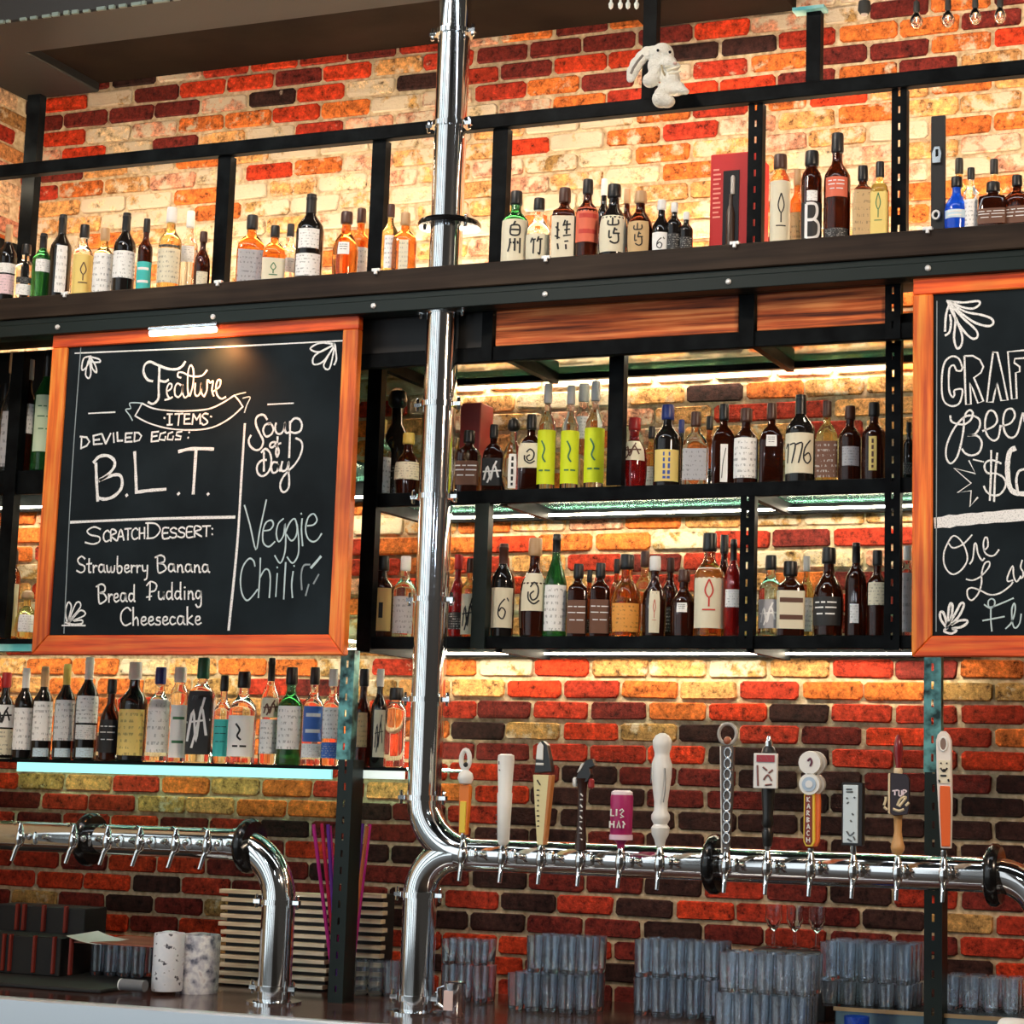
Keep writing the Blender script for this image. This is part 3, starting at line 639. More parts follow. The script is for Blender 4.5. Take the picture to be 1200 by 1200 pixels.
#        profile as (radius fraction, height fraction, squareness), cap start, cap radius, name
PR = {
'W': ([(.86,0,0),(1,.015,0),(1,.58,0),(.93,.64,0),(.66,.70,0),(.40,.755,0),(.34,.80,0),(.33,.97,0)], .78, .38, 'wine bottle'),
'B': ([(.86,0,0),(1,.015,0),(1,.45,0),(.93,.54,0),(.62,.66,0),(.40,.75,0),(.33,.84,0),(.32,.97,0)], .82, .36, 'sloping bottle'),
'S': ([(.88,0,0),(1,.015,0),(1,.56,0),(.95,.62,0),(.72,.67,0),(.46,.715,0),(.38,.76,0),(.37,.95,0)], .82, .46, 'spirit bottle'),
'R': ([(.70,0,0),(.92,.02,0),(1,.20,0),(1,.42,0),(.90,.54,0),(.62,.63,0),(.40,.69,0),(.35,.76,0),(.35,.94,0)], .82, .46, 'round bottle'),
'Q': ([(.90,0,1),(1,.015,1),(1,.62,1),(.92,.68,.8),(.55,.73,.3),(.40,.77,0),(.40,.93,0)], .80, .50, 'square bottle'),
'F': ([(.88,0,.8),(1,.015,.8),(1,.50,.7),(.92,.60,.5),(.62,.68,.2),(.34,.73,0),(.31,.92,0)], .80, .40, 'flask bottle'),
'L': ([(.88,0,0),(1,.012,0),(1,.70,0),(.88,.76,0),(.60,.81,0),(.54,.85,0),(.54,.96,0)], .84, .66, 'slim bottle'),
'J': ([(.62,0,0),(.90,.04,0),(1,.24,0),(.96,.44,0),(.70,.60,0),(.36,.68,0),(.34,.82,0),(.34,.84,0)], .80, .60, 'round jug'),
}
def sq(a, k):
    if k <= 0: return 1.0
    n_ = 2 + 5 * k
    return (abs(math.cos(a)) ** n_ + abs(math.sin(a)) ** n_) ** (-1 / n_)
def prof_at(P, z):
    for (r0_, z0_, k0), (r1_, z1_, k1) in zip(P, P[1:]):
        if z0_ <= z <= z1_:
            t = (z - z0_) / max(z1_ - z0_, 1e-6); return r0_ + (r1_ - r0_) * t, k0 + (k1 - k0) * t
    return P[-1][0], P[-1][2]
def surf(P, R, H, dep, a, z, ex=1.0):
    """a: angle from the front (-y); z: height fraction"""
    r, k = prof_at(P, z); th = a - PI / 2; q = sq(th, k) * R * r * ex
    return (q * math.cos(th), q * math.sin(th) * dep, z * H)
GL = {  # marks drawn on labels, in a unit box (x right, y up), with stroke width
'hakushu': ('.62,.98 .55,.88;.42,.85 .42,.58 .8,.58 .8,.85 .42,.85;.42,.72 .8,.72;.40,.46 .38,.25 .30,.06;.42,.36 .45,.3;.62,.46 .62,.08;.55,.36 .58,.3;.86,.48 .86,.02;.74,.38 .77,.3', .055),
'taketsuru': ('.3,.85 .2,.62;.25,.75 .48,.77;.38,.75 .36,.1;.62,.9 .55,.65;.58,.76 .82,.8;.72,.78 .70,.1 .60,.16', .06),
'hibiki': ('.15,.72 .32,.60;.24,.85 .24,.35;.12,.45 .36,.38;.62,.92 .52,.74;.50,.76 .88,.80;.58,.62 .86,.65;.72,.9 .70,.50;.52,.45 .9,.48;.6,.28 .8,.30;.68,.20 .70,.05;.25,.22 .3,.05', .055),
'yamazaki': ('.5,.95 .5,.68;.28,.85 .30,.68 .76,.70 .78,.88;.35,.48 .35,.22 .48,.24;.58,.52 .74,.50;.62,.58 .55,.38;.52,.36 .86,.38;.78,.38 .80,.10 .60,.02 .38,.10', .06),
'B': ('.25,.95 .25,.05;.25,.95 .65,.93 .72,.72 .58,.54 .25,.52;.58,.54 .80,.42 .78,.15 .55,.05 .25,.05', .13),
'1776': ('.05,.62 .16,.72 .12,.25;.22,.70 .42,.70 .30,.24;.44,.70 .64,.72 .52,.24;.9,.82 .72,.62 .68,.36 .80,.24 .92,.36 .84,.50 .70,.42', .05),
'keyhole': ('.5,.66 .5,.60;.5,.60 .5,.30', .20),
'face': ('.35,.62 .5,.75 .66,.60 .62,.36 .45,.28 .36,.42 .5,.52;.28,.5 .3,.3 .5,.18 .7,.28', .06),
'six': ('.62,.72 .40,.55 .35,.32 .55,.22 .66,.40 .50,.50 .38,.40;.72,.75 .80,.66', .06),
'text': ('.12,.8 .3,.8;.36,.8 .5,.8;.56,.8 .86,.8;.12,.62 .44,.62;.5,.62 .86,.62;.2,.4 .42,.4;.5,.4 .8,.4', .05),
'leaf': ('.5,.8 .38,.62 .5,.5 .62,.62 .5,.8;.5,.5 .5,.35;.3,.3 .7,.3', .05),
'block': ('.15,.75 .85,.75;.15,.3 .85,.3', .17),
'slash': ('.2,.1 .35,.5 .75,.9', .1), 'scr': ('.15,.2 .3,.7 .45,.2 .6,.75 .8,.3;.1,.5 .9,.55;.3,.1 .7,.9', .08),
'vert': ('.5,.92 .5,.80;.5,.74 .5,.62;.5,.56 .5,.40;.5,.34 .5,.22;.5,.16 .5,.08', .28),
'fig': ('.35,.8 .5,.65 .42,.5 .55,.4;.25,.25 .45,.25;.52,.25 .75,.25', .07)}
KJ = ('hakushu','taketsuru','hibiki','yamazaki')
for _k in KJ: GL[_k] = (GL[_k][0], .085)
def ribbon_on(P, R, H, dep, a0, a1, z0, z1, key):
    txt, w_ = GL[key]; mb = MB()
    for j, st in enumerate(strokes(txt)):
        pts = smooth_path(st) if key != 'block' else st
        if len(pts) == 2: pts = [tuple(pts[0][i] + (pts[1][i]-pts[0][i]) * t / 4 for i in (0,1)) for t in range(5)]
        W_ = (a1 - a0) * R; Hh = (z1 - z0) * H; vs = []; fs = []
        for i, p in enumerate(pts):
            q0, q1 = pts[max(i-1,0)], pts[min(i+1, len(pts)-1)]
            tx, tz = (q1[0]-q0[0]) * W_, (q1[1]-q0[1]) * Hh; L = math.hypot(tx, tz) or 1
            nx, nz_ = -tz / L, tx / L; hw = w_ * min(W_, Hh) / 2
            for sg in (1, -1):
                u = p[0] + sg * nx * hw / W_; v = p[1] + sg * nz_ * hw / Hh
                x, y, z = surf(P, R, H, dep, a0 + (a1 - a0) * u, z0 + (z1 - z0) * v, 1.0)
                rr = math.hypot(x, y) or 1; e = .0021 + .0001 * (j % 6); vs.append((x + x/rr*e, y + y/rr*e, z))
            if i: a = 2*i; fs.append((a-2, a, a+1, a-1))
        mb.add(vs, fs)
    return mb
def bottle(px, top, wpx, typ, glass, cap, labs, zs, Y, label, group, fine=1):
    """zs: shelf height; labs: list of (colour, z0, z1, half angle, mark, mark colour)"""
    b0 = at(px, top, Y); sc_ = scale_at(b0)
    g_ = M @ (Vector((b0.x, Y, zs)) - CAM); mid = (top + g_.y / g_.z * F + PY) / 2
    x = at(px, mid, Y).x; H = at(px, top, Y).z - zs; R = wpx / 2 / sc_ * .95
    P, cz, cr, _n = PR[typ]; dep = .6 if typ == 'F' else 1
    t = thing('bottle', label, 'bottle', (x, Y, zs), group)
    face = math.atan2(CAM.x - x, -(CAM.y - Y)); t.rotation_euler.z = face + random.uniform(-.22, .12)
    seg = 18; vs = []; fs = []
    for r, z, k in P:
        for i in range(seg):
            a = 2 * PI * i / seg; q = sq(a, k) * R * r; vs.append((q * math.cos(a), q * math.sin(a) * dep, z * H))
    n_ = len(P)
    for j in range(n_ - 1):
        for i in range(seg):
            a, b = j*seg + i, j*seg + (i+1) % seg; fs.append((a, b, b + seg, a + seg))
    fs += [tuple(reversed(range(seg))), tuple((n_-1)*seg + i for i in range(seg))]
    MB().add(vs, fs).build('glass_body', GM[glass], t, smooth=True, world=False)
    c = MB(); cR = R * cr; cm = flat(CM[cap], .35)
    if typ == 'J': c.lathe([(cR*.6, .82*H), (cR*.95, .85*H), (cR, .90*H), (cR*.8, .97*H), (cR*.3, H)], seg=14)
    elif typ in 'WB': c.lathe([(cR, cz*H), (cR*.98, .93*H), (cR*1.06, .935*H), (cR*1.06, .96*H), (cR*.96, .965*H), (cR*.94, H*.995), (cR*.8, H)], seg=14)
    else: c.lathe([(cR*.9, cz*H), (cR, (cz+.01)*H), (cR*1.03, (cz+.03)*H), (cR, .975*H), (cR*.92, H)], seg=14)
    c.build('cork' if cap == 't' else 'cap', cm, t, smooth=True, world=False)
    for k, z0, z1, ha, mark, mc in labs:
        mb = MB(); nz_, na = 5, 12; vs = []; fs = []
        for lay in (1, 0):
            for iz in range(nz_ + 1):
                for ia in range(na + 1):
                    x_, y_, z_ = surf(P, R, H, dep, -ha + 2*ha*ia/na, z0 + (z1 - z0) * iz / nz_)
                    rr = math.hypot(x_, y_) or 1; e = .0012 if lay else -.0006
                    vs.append((x_ + x_/rr*e, y_ + y_/rr*e, z_))
        W_ = na + 1
        for iz in range(nz_):
            for ia in range(na): a = iz*W_ + ia; fs.append((a, a+1, a+W_+1, a+W_))
        o_ = mb.add(vs, fs).build('label', PLAIN[k] if mark else label_mat(k), t, smooth=True, world=False)
        if mark:
            m2 = ribbon_on(P, R, H, dep, -ha*(.62 if mark in KJ else .9), ha*(.62 if mark in KJ else .9), z0 + (z1-z0)*(.2 if mark in KJ else 0), z1 - (z1-z0)*(.04 if mark in KJ else 0), mark)
            m2.build('lettering', flat({'k':(.01,.01,.01),'w':(.9,.9,.88),'R':(.6,.05,.03),'B':(.12,.05,.03),'u':(.05,.1,.4),'g':(.05,.2,.08)}[mc], .6), o_, world=False)
    return t
# one line per bottle: px top width type glass cap labels[colour:z0:z1(:half angle)(:mark:ink)] , 'b' = stands in the back row
ROWS = {
 ('top shelf, leftmost bay', 'T'): '''
8 264 24 W k t p:.12:.36,w:.38:.5
29 287 24 S c k w:.12:.3,k:.32:.42
49 274 24 W g k w:.42:.60:.7
71 252 26 W k k w:.08:.62:.5
97 264 25 S c k y:.04:.58:1.2:leaf:B
121 268 25 S y t w:.05:.62:1.2
146 250 27 W k k w:.2:.52:1.3
170 257 18 S b k T:.05:.42:1.2:block:w
199 244 28 S y w c:.10:.50:1.2,k:.51:.54
221 248 22 S c w w:.42:.6:.8 b
237 272 20 R b d c:.08:.3:.7''',
 ('top shelf, second bay', 'T'): '''
294 253 34 F a k s:.05:.50:.8
321 265 28 F a k c:.04:.44:.9:leaf:g
339 263 20 S c k w:.3:.5 b
363 228 34 W k k w:.05:.30:1.0,w:.36:.58:.8
405 249 32 R a d w:.34:.52:.45:text:k
422 245 24 S a d w:.05:.5:.9 b''',
 ('top shelf, third bay', 'T'): '''
457 240 20 S y d w:.1:.55:.8
474 250 30 F a t c:.05:.55:.35''',
 ('top shelf, fourth bay', 'T'): '''
604 225 33 S g k c:.03:.60:1.25:hakushu:k
631 233 30 R c k c:.03:.44:1.25:taketsuru:k
661 221 29 Q b d c:.02:.60:1.2:hibiki:k
688 211 28 S b k R:.22:.64:1.3:block:R
707 210 18 S k w w:.1:.4 b
719 217 36 R k k c:.08:.56:1.1:yamazaki:k
734 222 18 S b t w:.1:.4 b
750 225 33 R b t t:.05:.52:.9:yamazaki:k
775 235 24 R k w w:.04:.40:.9:six:k
790 238 19 S k w k:.1:.4
804 249 17 S k w k:.1:.4''',
 ('top shelf, fifth bay', 'T'): '''
914 182 25 L y d c:.01:.70:1.3:leaf:k
934 199 20 S a t t:.1:.5 b
951 178 26 L b k w:.45:.56:.5,k:.04:.44:1.2:B:w
981 157 33 S b k R:.40:.58:.9:text:w,k:.04:.12
1011 195 25 Q b k t:.03:.66:.9
1031 190 21 Q y k y:.03:.72:1.1:leaf:g''',
 ('top shelf, rightmost bay', 'T'): '''
1121 208 30 R u k l:.26:.40:.9:block:w
1124 186 22 S y k w:.1:.5 b
1138 197 20 S c k w:.05:.5:.9
1165 187 22 S y k w:.2:.5 b
1164 214 34 Q b k B:.12:.42:1.2:text:w
1192 206 32 F b k B:.12:.42:1.2:text:w''',
 ('upper shelf, left of left chalkboard', 'UL'): '''
13 413 26 R c t s:.05:.5:1.0
31 422 24 S b s w:.34:.60:1.0
53 411 28 W g k g:.16:.62:1.1:text:g
4 450 22 S k k s:.1:.5 b''',
 ('lower shelf, left of left chalkboard', 'VL'): '''
10 645 26 L a k c:.04:.62:1.1:leaf:o
31 692 26 J y t w:.15:.5:.8
50 705 20 S c w w:.1:.5:.8 b''',
 ('upper shelf, left of chrome pipe', 'U'): '''
446 492 26 S c y w:.04:.50:1.2
464 455 40 J k k k:.1:.3 b
478 508 32 R b y c:.24:.52:1.2''',
 ('upper shelf, right of chrome pipe', 'U'): '''
549 505 28 Q b k B:.12:.5:1.2:text:w
578 498 26 F b k k:.1:.5:1.0:scr:w
601 490 26 J c k w:.04:.50:.4:vert:k
622 486 30 F b k c:.30:.62:1.0:face:k
641 450 22 S c s Y:.06:.56:1.4:fig:g
668 452 22 S c s Y:.06:.56:1.4:fig:g
683 450 20 L c w w:.5:.7 b
697 447 24 S c s Y:.06:.56:1.4:fig:g''',
 ('upper shelf, middle bay', 'U'): '''
743 490 33 R r r c:.38:.66:1.1:scr:B
763 500 18 S y k w:.1:.4 b
782 475 34 S k u y:.06:.44:1.0:vert:u
798 492 16 S k u k:.1:.3 b
815 483 32 F c d s:.08:.5:.8
831 488 18 S a k k:.1:.3 b
848 474 30 F b k w:.04:.5:.28:slash:k
874 479 31 S b d w:.08:.60:1.1
904 473 30 F b d w:.46:.60:.4:text:k
938 463 37 W k k c:.10:.55:1.15:1776:k
969 470 27 F y d B:.06:.5
996 476 28 S b d s:.2:.45:.8
1024 472 30 S b k y:.12:.55:.32:vert:B''',
 ('upper shelf, beside right chalkboard', 'U'): '''
1065 495 14 S k k k:.1:.3''',
 ('lower shelf, left of chrome pipe', 'V'): '''
447 652 34 S b k G:.08:.60:.8:keyhole:k
474 652 28 S c w s:.05:.5:1.0''',
 ('lower shelf, right of chrome pipe', 'V'): '''
536 650 22 R r r k:.1:.3
550 655 20 S y d c:.04:.55:1.1:scr:k''',
 ('lower shelf, middle bay', 'V'): '''
589 637 30 W k d c:.10:.52:1.0:six:k
626 631 36 R b t c:.26:.64:1.0:face:k
651 626 29 B g k w:.06:.50:1.1
677 661 24 Q b k B:.05:.5:1.1:text:w
690 668 14 S a k k:.1:.3 b
703 660 24 Q b k B:.05:.5:1.1:text:w
722 655 16 S a k k:.1:.3 b
734 650 38 R a k o:.06:.40:1.0
755 646 24 S y d w:.1:.4 b
767 652 30 R b w c:.05:.56:.45:leaf:R
785 654 20 S b d k:.1:.4 b
801 668 32 R b d w:.36:.50:.4:text:k
831 625 38 S a k c:.08:.66:1.15:leaf:R
848 627 22 S b k k:.1:.3 b
859 632 22 W r k w:.30:.48:.9''',
 ('lower shelf, right bay', 'V'): '''
903 651 30 S c k s:.10:.45:1.0:scr:w
926 658 34 Q b k c:.10:.60:1.1:block:B
945 652 18 S y w w:.1:.5 b
971 642 38 R b k k:.12:.44:1.1:text:w
1003 636 27 W b k w:.14:.34:.4
1028 645 26 S b k c:.36:.62:1.1''',
 ('lower shelf, beside right chalkboard', 'V'): '''
1063 640 15 L c w s:.05:.7:1.0''',
 ('long low shelf, left of slotted post', 'X'): '''
5 788 25 S k r c:.0:.34:1.1,w:.36:.62:1.1:scr:k
28 783 24 W k w w:.10:.56:1.2
50 781 25 W k t w:.20:.62:1.1:,l:.03:.12:.8
76 778 25 W k y w:.20:.62:1.1:,l:.03:.12:.8
102 770 28 W k w w:.20:.34:1.0:,w:.36:.62:1.1:,l:.03:.12:.8
129 796 25 R b k k:.1:.5:1.1:text:w
156 776 34 S k w y:.06:.52:1.1
186 782 29 S c u w:.10:.66:1.2
209 782 22 L c w w:.05:.6:1.0:block:g
236 771 30 Q c g k:.08:.68:1.1:scr:w
261 792 22 S c k T:.08:.5:.9:text:k
284 787 34 S c k w:.08:.52:1.1:fig:k
316 771 23 W c k w:.10:.42:1.2:,c:.44:.62:1.1:scr:B
340 782 31 S g k w:.16:.60:1.1
367 782 26 S c k w:.08:.22:1.2:,u:.24:.60:1.1:block:w
389 784 24 S c w u:.08:.24:1.2:,w:.28:.6:1.2''',
 ('low shelf, beside chrome pipe', 'X'): '''
425 784 25 R b k t:.2:.55:.5
444 784 20 S k w c:.1:.58:.7:scr:k
463 806 26 L c k k:.8:.82''',
}
ORD = ['first','second','third','fourth','fifth','sixth','seventh','eighth','ninth','tenth','eleventh','twelfth','thirteenth','fourteenth','fifteenth','sixteenth']
LEV = {'T': (ZB - .003, -.62, -.49, 'bottles on the top shelf'), 'U': (Z5 - .001, -.40, -.27, 'bottles on the upper shelf'), 'V': (Z7 - .001, -.40, -.27, 'bottles on the lower shelf'),
       'UL': (Z5L - .001, -.41, -.28, 'bottles left of the chalkboard, upper shelf'), 'VL': (Z7L - .001, -.41, -.28, 'bottles left of the chalkboard, lower shelf'), 'X': (ZX - .001, -.40, -.27, 'bottles on the long low shelf')}
for (bay, lv), txt in ROWS.items():
    items = []
    for ln in txt.strip().split('\n'):
        f_ = ln.split(); back = f_[-1] == 'b' and len(f_) == 8
        labs = []
        for q in f_[6].split(','):
            a = (q + ':::::').split(':')
            labs.append((a[0], float(a[1]), float(a[2]), float(a[3] or 1.0), a[4] or None, (a[5] if a[5] in 'kwRBug' and a[5] else 'k')))
        items.append((float(f_[0]), float(f_[1]), float(f_[2]), f_[3], f_[4], f_[5], labs, back))
    order = sorted(items, key=lambda i: i[0])
    zs, yf, yb, grp = LEV[lv]
    for it in items:
        n_ = order.index(it); l0 = it[6][0][0]
        pos = 'alone' if len(order) == 1 else ('leftmost' if n_ == 0 else 'rightmost' if n_ == len(order) - 1 else ORD[n_] + ' from left')
        lab = '%s %s with %s label, %s %s, %s, %s' % (GN[it[4]], PR[it[3]][3], LC[l0][1], CN[it[5]], 'cap', pos, bay)
        if len(lab.split()) > 16: lab = lab.replace(' with ', ', ').replace(' cap,', ' cap,').replace('pale gold', 'golden').replace('dark brown', 'brown')
        if len(lab.split()) > 16: lab = lab.replace(' label', '-labelled').replace(', %s-labelled' % LC[l0][1], '')
        if len(lab.split()) > 16: print('LONG', lab)
        bottle(it[0], it[1], it[2], it[3], it[4], it[5], it[6], zs, yb if it[7] else yf, lab, grp)
# three yellow-labelled bottles carry tall steel pourers: tint their fill
# ------------------------------------------------------------------ boxes and bits on the shelves
def carton(px0, px1, top, zs, Y, depth, m, label, extra=None):
    x0, x1 = at(px0, top + 50, Y).x, at(px1, top + 50, Y).x; z1 = zt((px0+px1)/2, top, Y)
    t = thing('gift_box', label, 'box', ((x0+x1)/2, Y + depth/2, zs))
    MB().box((x0, Y, zs), (x1, Y + depth, z1)).build('carton', m, t, bevel=.003)
    if extra: extra(t, x0, x1, z1)
    return t
def gb(t, x0, x1, z1):
    H = z1 - ZB; W_ = x1 - x0; Y = -.545
    MB().box((x0 + W_*.30, Y - .002, ZB + H*.04), (x0 + W_*.66, Y + .001, z1 - H*.17)).build('window', flat((.01,.006,.006), .15), t)
    MB().lathe([(.014, ZB + H*.05), (.014, ZB + H*.42), (.006, ZB + H*.5), (.006, ZB + H*.6)], (x0 + W_*.48, Y - .003, 0), 10).build('bottle_print', flat((.05,.03,.02), .3), t, smooth=True)
    MB().lathe([(.007, ZB + H*.6), (.007, ZB + H*.76), (.003, ZB + H*.78)], (x0 + W_*.52, Y - .003, 0), 10).build('neck_foil', flat((.55,.5,.45), .3), t, smooth=True)
    for k in range(11):
        MB().box((x0 + W_*.07, Y - .0015, z1 - H*(.16 + .045*k)), (x0 + W_*(.24 if k % 3 else .2), Y + .001, z1 - H*(.145 + .045*k))).build('print_line', flat((.85,.30,.22), .5), t)
    MB().box((x0 + W_*.34, Y - .012, ZB), (x0 + W_*.64, Y - .001, ZB + .026)).build('price_tag', WHITE, t, bevel=.001)
carton(832, 884, 179, ZB - .003, -.545, .15, flat((.50,.006,.008), .6), 'tall red gift box with a dark window, top shelf, beside slotted post', gb)
carton(538, 562, 472, Z5 - .001, -.20, .10, flat((.28,.02,.012), .5), 'dark red carton behind the bottles, just right of the chrome pipe')
# black bar with chrome catch, top right bay
p0, p1 = at(1100, 262, -.60), at(1100, 137, -.60)
t = thing('black_bracket', 'short upright black bar with a chrome catch, beside the blue bottle', 'bracket', (p0.x, -.60, ZB - .003))
MB().box((p0.x - .021, -.612, ZB - .003), (p0.x + .021, -.598, p1.z)).build('bar', BLKM, t, bevel=.002)
zc = zt(1097, 187, -.60)
MB().prism([(p0.x-.016, zc-.018), (p0.x+.010, zc-.018), (p0.x+.014, zc+.012), (p0.x+.008, zc+.034), (p0.x-.010, zc+.034), (p0.x-.018, zc+.012)], -.622, -.612).build('catch', CHROME, t, bevel=.002)
MB().box((p0.x - .005, -.6235, zc + .002), (p0.x + .003, -.622, zc + .024)).build('catch_slot', BLACKP, t)
zc = zt(1097, 254, -.60)
MB().tube([(p0.x - .004 + .010*math.cos(a), -.62, zc + .012*math.sin(a)) for a in [i*PI/6 for i in range(13)]], .0035, 6, caps=False).build('ring', WHITE, t, smooth=True)

# white plush rabbit hanging on the upper rail
def plush():
    Yp = -.665; s_ = 1 / scale_at(at(775, 90, Yp)); c0 = at(775, 128, Yp)
    t = thing('plush_rabbit', 'white plush rabbit with a drooping ear sitting on the upper black rail', 'soft toy', (c0.x, Yp, c0.z))
    def P_(px, py, dy=0): q = at(px, py, Yp); return (q.x, Yp + dy, q.z)
    mb = MB()
    for px, py, r, sx, sz, dy in ((776,65,14.5,1,1.05,0),(770,78,11,1,1.1,-.006),(784,75,10,1.1,.95,-.010),(793,79,6,1.1,.8,-.014),
            (769,90,9,1,1.1,-.014),(765,97,9,1.1,1,-.022),(786,94,12,1,1.15,.0),(792,104,11,1.1,.8,.0),(780,106,9,1,1,-.005),
            (776,112,8.5,1,1,-.012),(778,119,11,1,1,-.026),(785,122,9,1.1,.85,-.024),(798,107,7.5,1.3,.75,-.01),(805,109,5,1,.7,-.012)):
        mb.ball(P_(px, py, dy), r * s_, 12, 8, (sx, .95, sz))
    ear = [(765,61),(758,63),(752,69),(746,77),(742,85),(740,91)]
    for i, (px, py) in enumerate(ear): mb.ball(P_(px, py, -.006), (7, 8, 8.5, 9, 8.5, 6.5)[i] * s_, 10, 7, (1, .45, 1.15))
    o_ = mb.build('body', PLUSH, t, smooth=True)
    r_ = o_.modifiers.new('remesh', 'REMESH'); r_.mode = 'VOXEL'; r_.voxel_size = .0045; r_.use_smooth_shade = True
    sm_ = o_.modifiers.new('smooth', 'SMOOTH'); sm_.iterations = 4
    for px, py in ((776,64),(790,66)):
        MB().ball(P_(px, py, -.038), 1.8 * s_, 8, 6).build('eye', BLACKP, t, smooth=True)
    MB().ball(P_(795, 78, -.030), 2.2 * s_, 8, 6, (1.2,1,.8)).build('nose', flat((.75,.5,.42), .7), t, smooth=True)
    MB().tube([P_(757,68,-.026), P_(751,76,-.030), P_(746,84,-.030), P_(743,90,-.027)], 1.5 * s_, 6).build('ear_lining', flat((.22,.2,.17), .9), t, smooth=True)
    MB().tube([P_(779,80,-.030), P_(781,88,-.030), P_(783,92,-.030)], 1.1 * s_, 6).build('scarf_fold', flat((.40,.33,.20), .9), t, smooth=True)
    for a in ((783,82,797,76),(785,86,800,80),(787,90,800,86)):
        MB().tube([P_(a[0],a[1],-.026), P_(a[2],a[3],-.020)], 1.3 * s_, 6).build('scarf_fringe', flat((.85,.8,.62), .9), t, smooth=True)
plush()

# hanging bulbs at the top edge
for i, (px, py, r) in enumerate(((1074, 14, 8), (1111, 12, 8), (1143, 9, 7.5), (1172, 8, 7.5))):
    p = at(px, py, -.30); s_ = 1 / scale_at(p)
    t = thing('hanging_bulb', ('first', 'second', 'third', 'fourth')[i] + ' from left of four hanging bulbs in black sockets, top right corner', 'light bulb', (p.x, -.30, p.z), 'hanging bulbs at the top right')
    MB().lathe([(1.2*s_, 40*s_), (1.2*s_, 14*s_), (3.6*s_, 12*s_), (4*s_, 2*s_), (3.2*s_, -1*s_)], p, 10).build('socket', BLKM, t, smooth=True)
    MB().lathe([(3*s_, -1*s_), (r*.75*s_, -5*s_), (r*s_, -11*s_), (r*.9*s_, -16*s_), (r*.4*s_, -20*s_)], p, 12).build('glass_bulb', GLASS, t, smooth=True)
    MB().tube([(p.x - .004, -.30, p.z - 3*s_), (p.x, -.30, p.z - 13*s_), (p.x + .004, -.30, p.z - 3*s_)], .0012, 5).build('filament', BULB, t)
p = at(1013, 8, -.35); s_ = 1 / scale_at(p)
t = thing('black_spotlight', 'small black spotlight head at the top edge, right of the short post', 'spotlight', (p.x, -.35, p.z))
MB().lathe([(2*s_, 30*s_), (2*s_, 8*s_), (7*s_, 6*s_), (8*s_, -4*s_), (5*s_, -9*s_)], p, 12).build('head', BLKM, t, smooth=True)
MB().lathe([(4.4*s_, -8.5*s_), (4.4*s_, -10*s_)], p, 12).build('lens', flat((.35,.32,.3), .2), t)
for i, px in enumerate((716, 727, 736, 746)):
    p = at(px, 4, -.55); s_ = 1 / scale_at(p)
    t = thing('tiny_bulb', ('leftmost','second','third','rightmost')[i] + ' of four tiny clear bulbs against the brown soffit, top edge', 'light bulb', (p.x, -.55, p.z), 'tiny bulbs on the soffit')
    MB().lathe([(1.5*s_, 14*s_), (1.5*s_, 2*s_), (3.2*s_, -1*s_), (2.6*s_, -5*s_), (.8*s_, -7*s_)], p, 8).build('glass_bulb', flat((.75,.8,.75), .1), t, smooth=True)

# ------------------------------------------------------------------ bar counter
CZ = .89
ctr = thing('back_counter', 'dark polished back counter with a bright steel front edge along the bottom', 'counter', (-2.8, -.5, 0))
MB().box((XC + .005, -.93, CZ - .04), (-.4, -.014, CZ)).build('counter_top', CTOP, ctr, bevel=.003)
MB().box((XC + .005, -.975, CZ - .12), (-.4, -.932, CZ + .002)).build('steel_edge', mat('satin_steel', (.82,.88,.95), .38, .85), ctr, bevel=.006)
MB().box((XC + .005, -.90, .08), (-.4, -.02, CZ - .042)).build('cabinet', BLKM, ctr, bevel=.004)
MB().box((at(0,1160,-.5).x - .3, -.72, CZ), (at(165, 1160, -.5).x, -.12, CZ + .012)).build('rubber_mat', BLKM, ctr, bevel=.003)

# ------------------------------------------------------------------ draft towers
TY = -.635; TX = -2.812; RZL = 1.3637; RP = .052; RR = .0485
def arc(c, r, a0, a1, n_=10): return [(c[0] + r*math.cos(a0 + (a1-a0)*i/n_), TY, c[1] + r*math.sin(a0 + (a1-a0)*i/n_)) for i in range(n_ + 1)]
def clamp(par, x, z, r, axis='z'):
    mb = MB(); q = r * 1.12
    if axis == 'z':
        mb.lathe([(r*1.01, z-.008), (q*1.05, z-.008), (q*1.05, z+.008), (r*1.01, z+.008)], (x, TY, 0), 20)
        for sg in (-1, 1):
            mb.box((x + sg*q - .006 if sg > 0 else x - q - .022, TY - .018, z - .006), (x + q + .022 if sg > 0 else x - q + .006, TY - .002, z + .006))
            mb.lathe([(.004, z-.020), (.006, z-.018), (.006, z+.018), (.004, z+.022)], (x + sg*(q + .014), TY - .012, 0), 8)
    return mb.build('clamp', CHROME, par, smooth=True)
def flange(par, x, z):
    mb = MB().lathe([(.05, x-.020), (.078, x-.018), (.086, x-.008), (.086, x+.008), (.078, x+.018), (.05, x+.020)], (0, TY, z), 24, 'x')
    o_ = mb.build('flange', BLACKP, par, smooth=True)
    MB().lathe([(.05, x-.026), (.060, x-.026), (.060, x-.019)], (0, TY, z), 20, 'x').build('flange_ring', CHROME, o_, smooth=True)
tw = thing('draft_tower', 'polished chrome pipe from ceiling to counter carrying the long rail of taps at right', 'tap tower', (TX, TY, CZ))
def pipe(par, z0, z1, x=TX, r=RP): MB().lathe([(r, z0), (r, z1)], (x, TY, 0), 28).build('pipe_section', CHROME, par, smooth=True)
eu, el = .165, .125
joints = [zt(531, 40, TY), zt(526, 148, TY), zt(522, 262, TY), zt(519, 366, TY), zt(514, 475, TY), zt(510, 583, TY), zt(505, 703, TY), zt(500, 820, TY), RZL + eu]
zz = [5.0] + joints
for a, b in zip(zz, zz[1:]): pipe(tw, b + .001, a - .001)
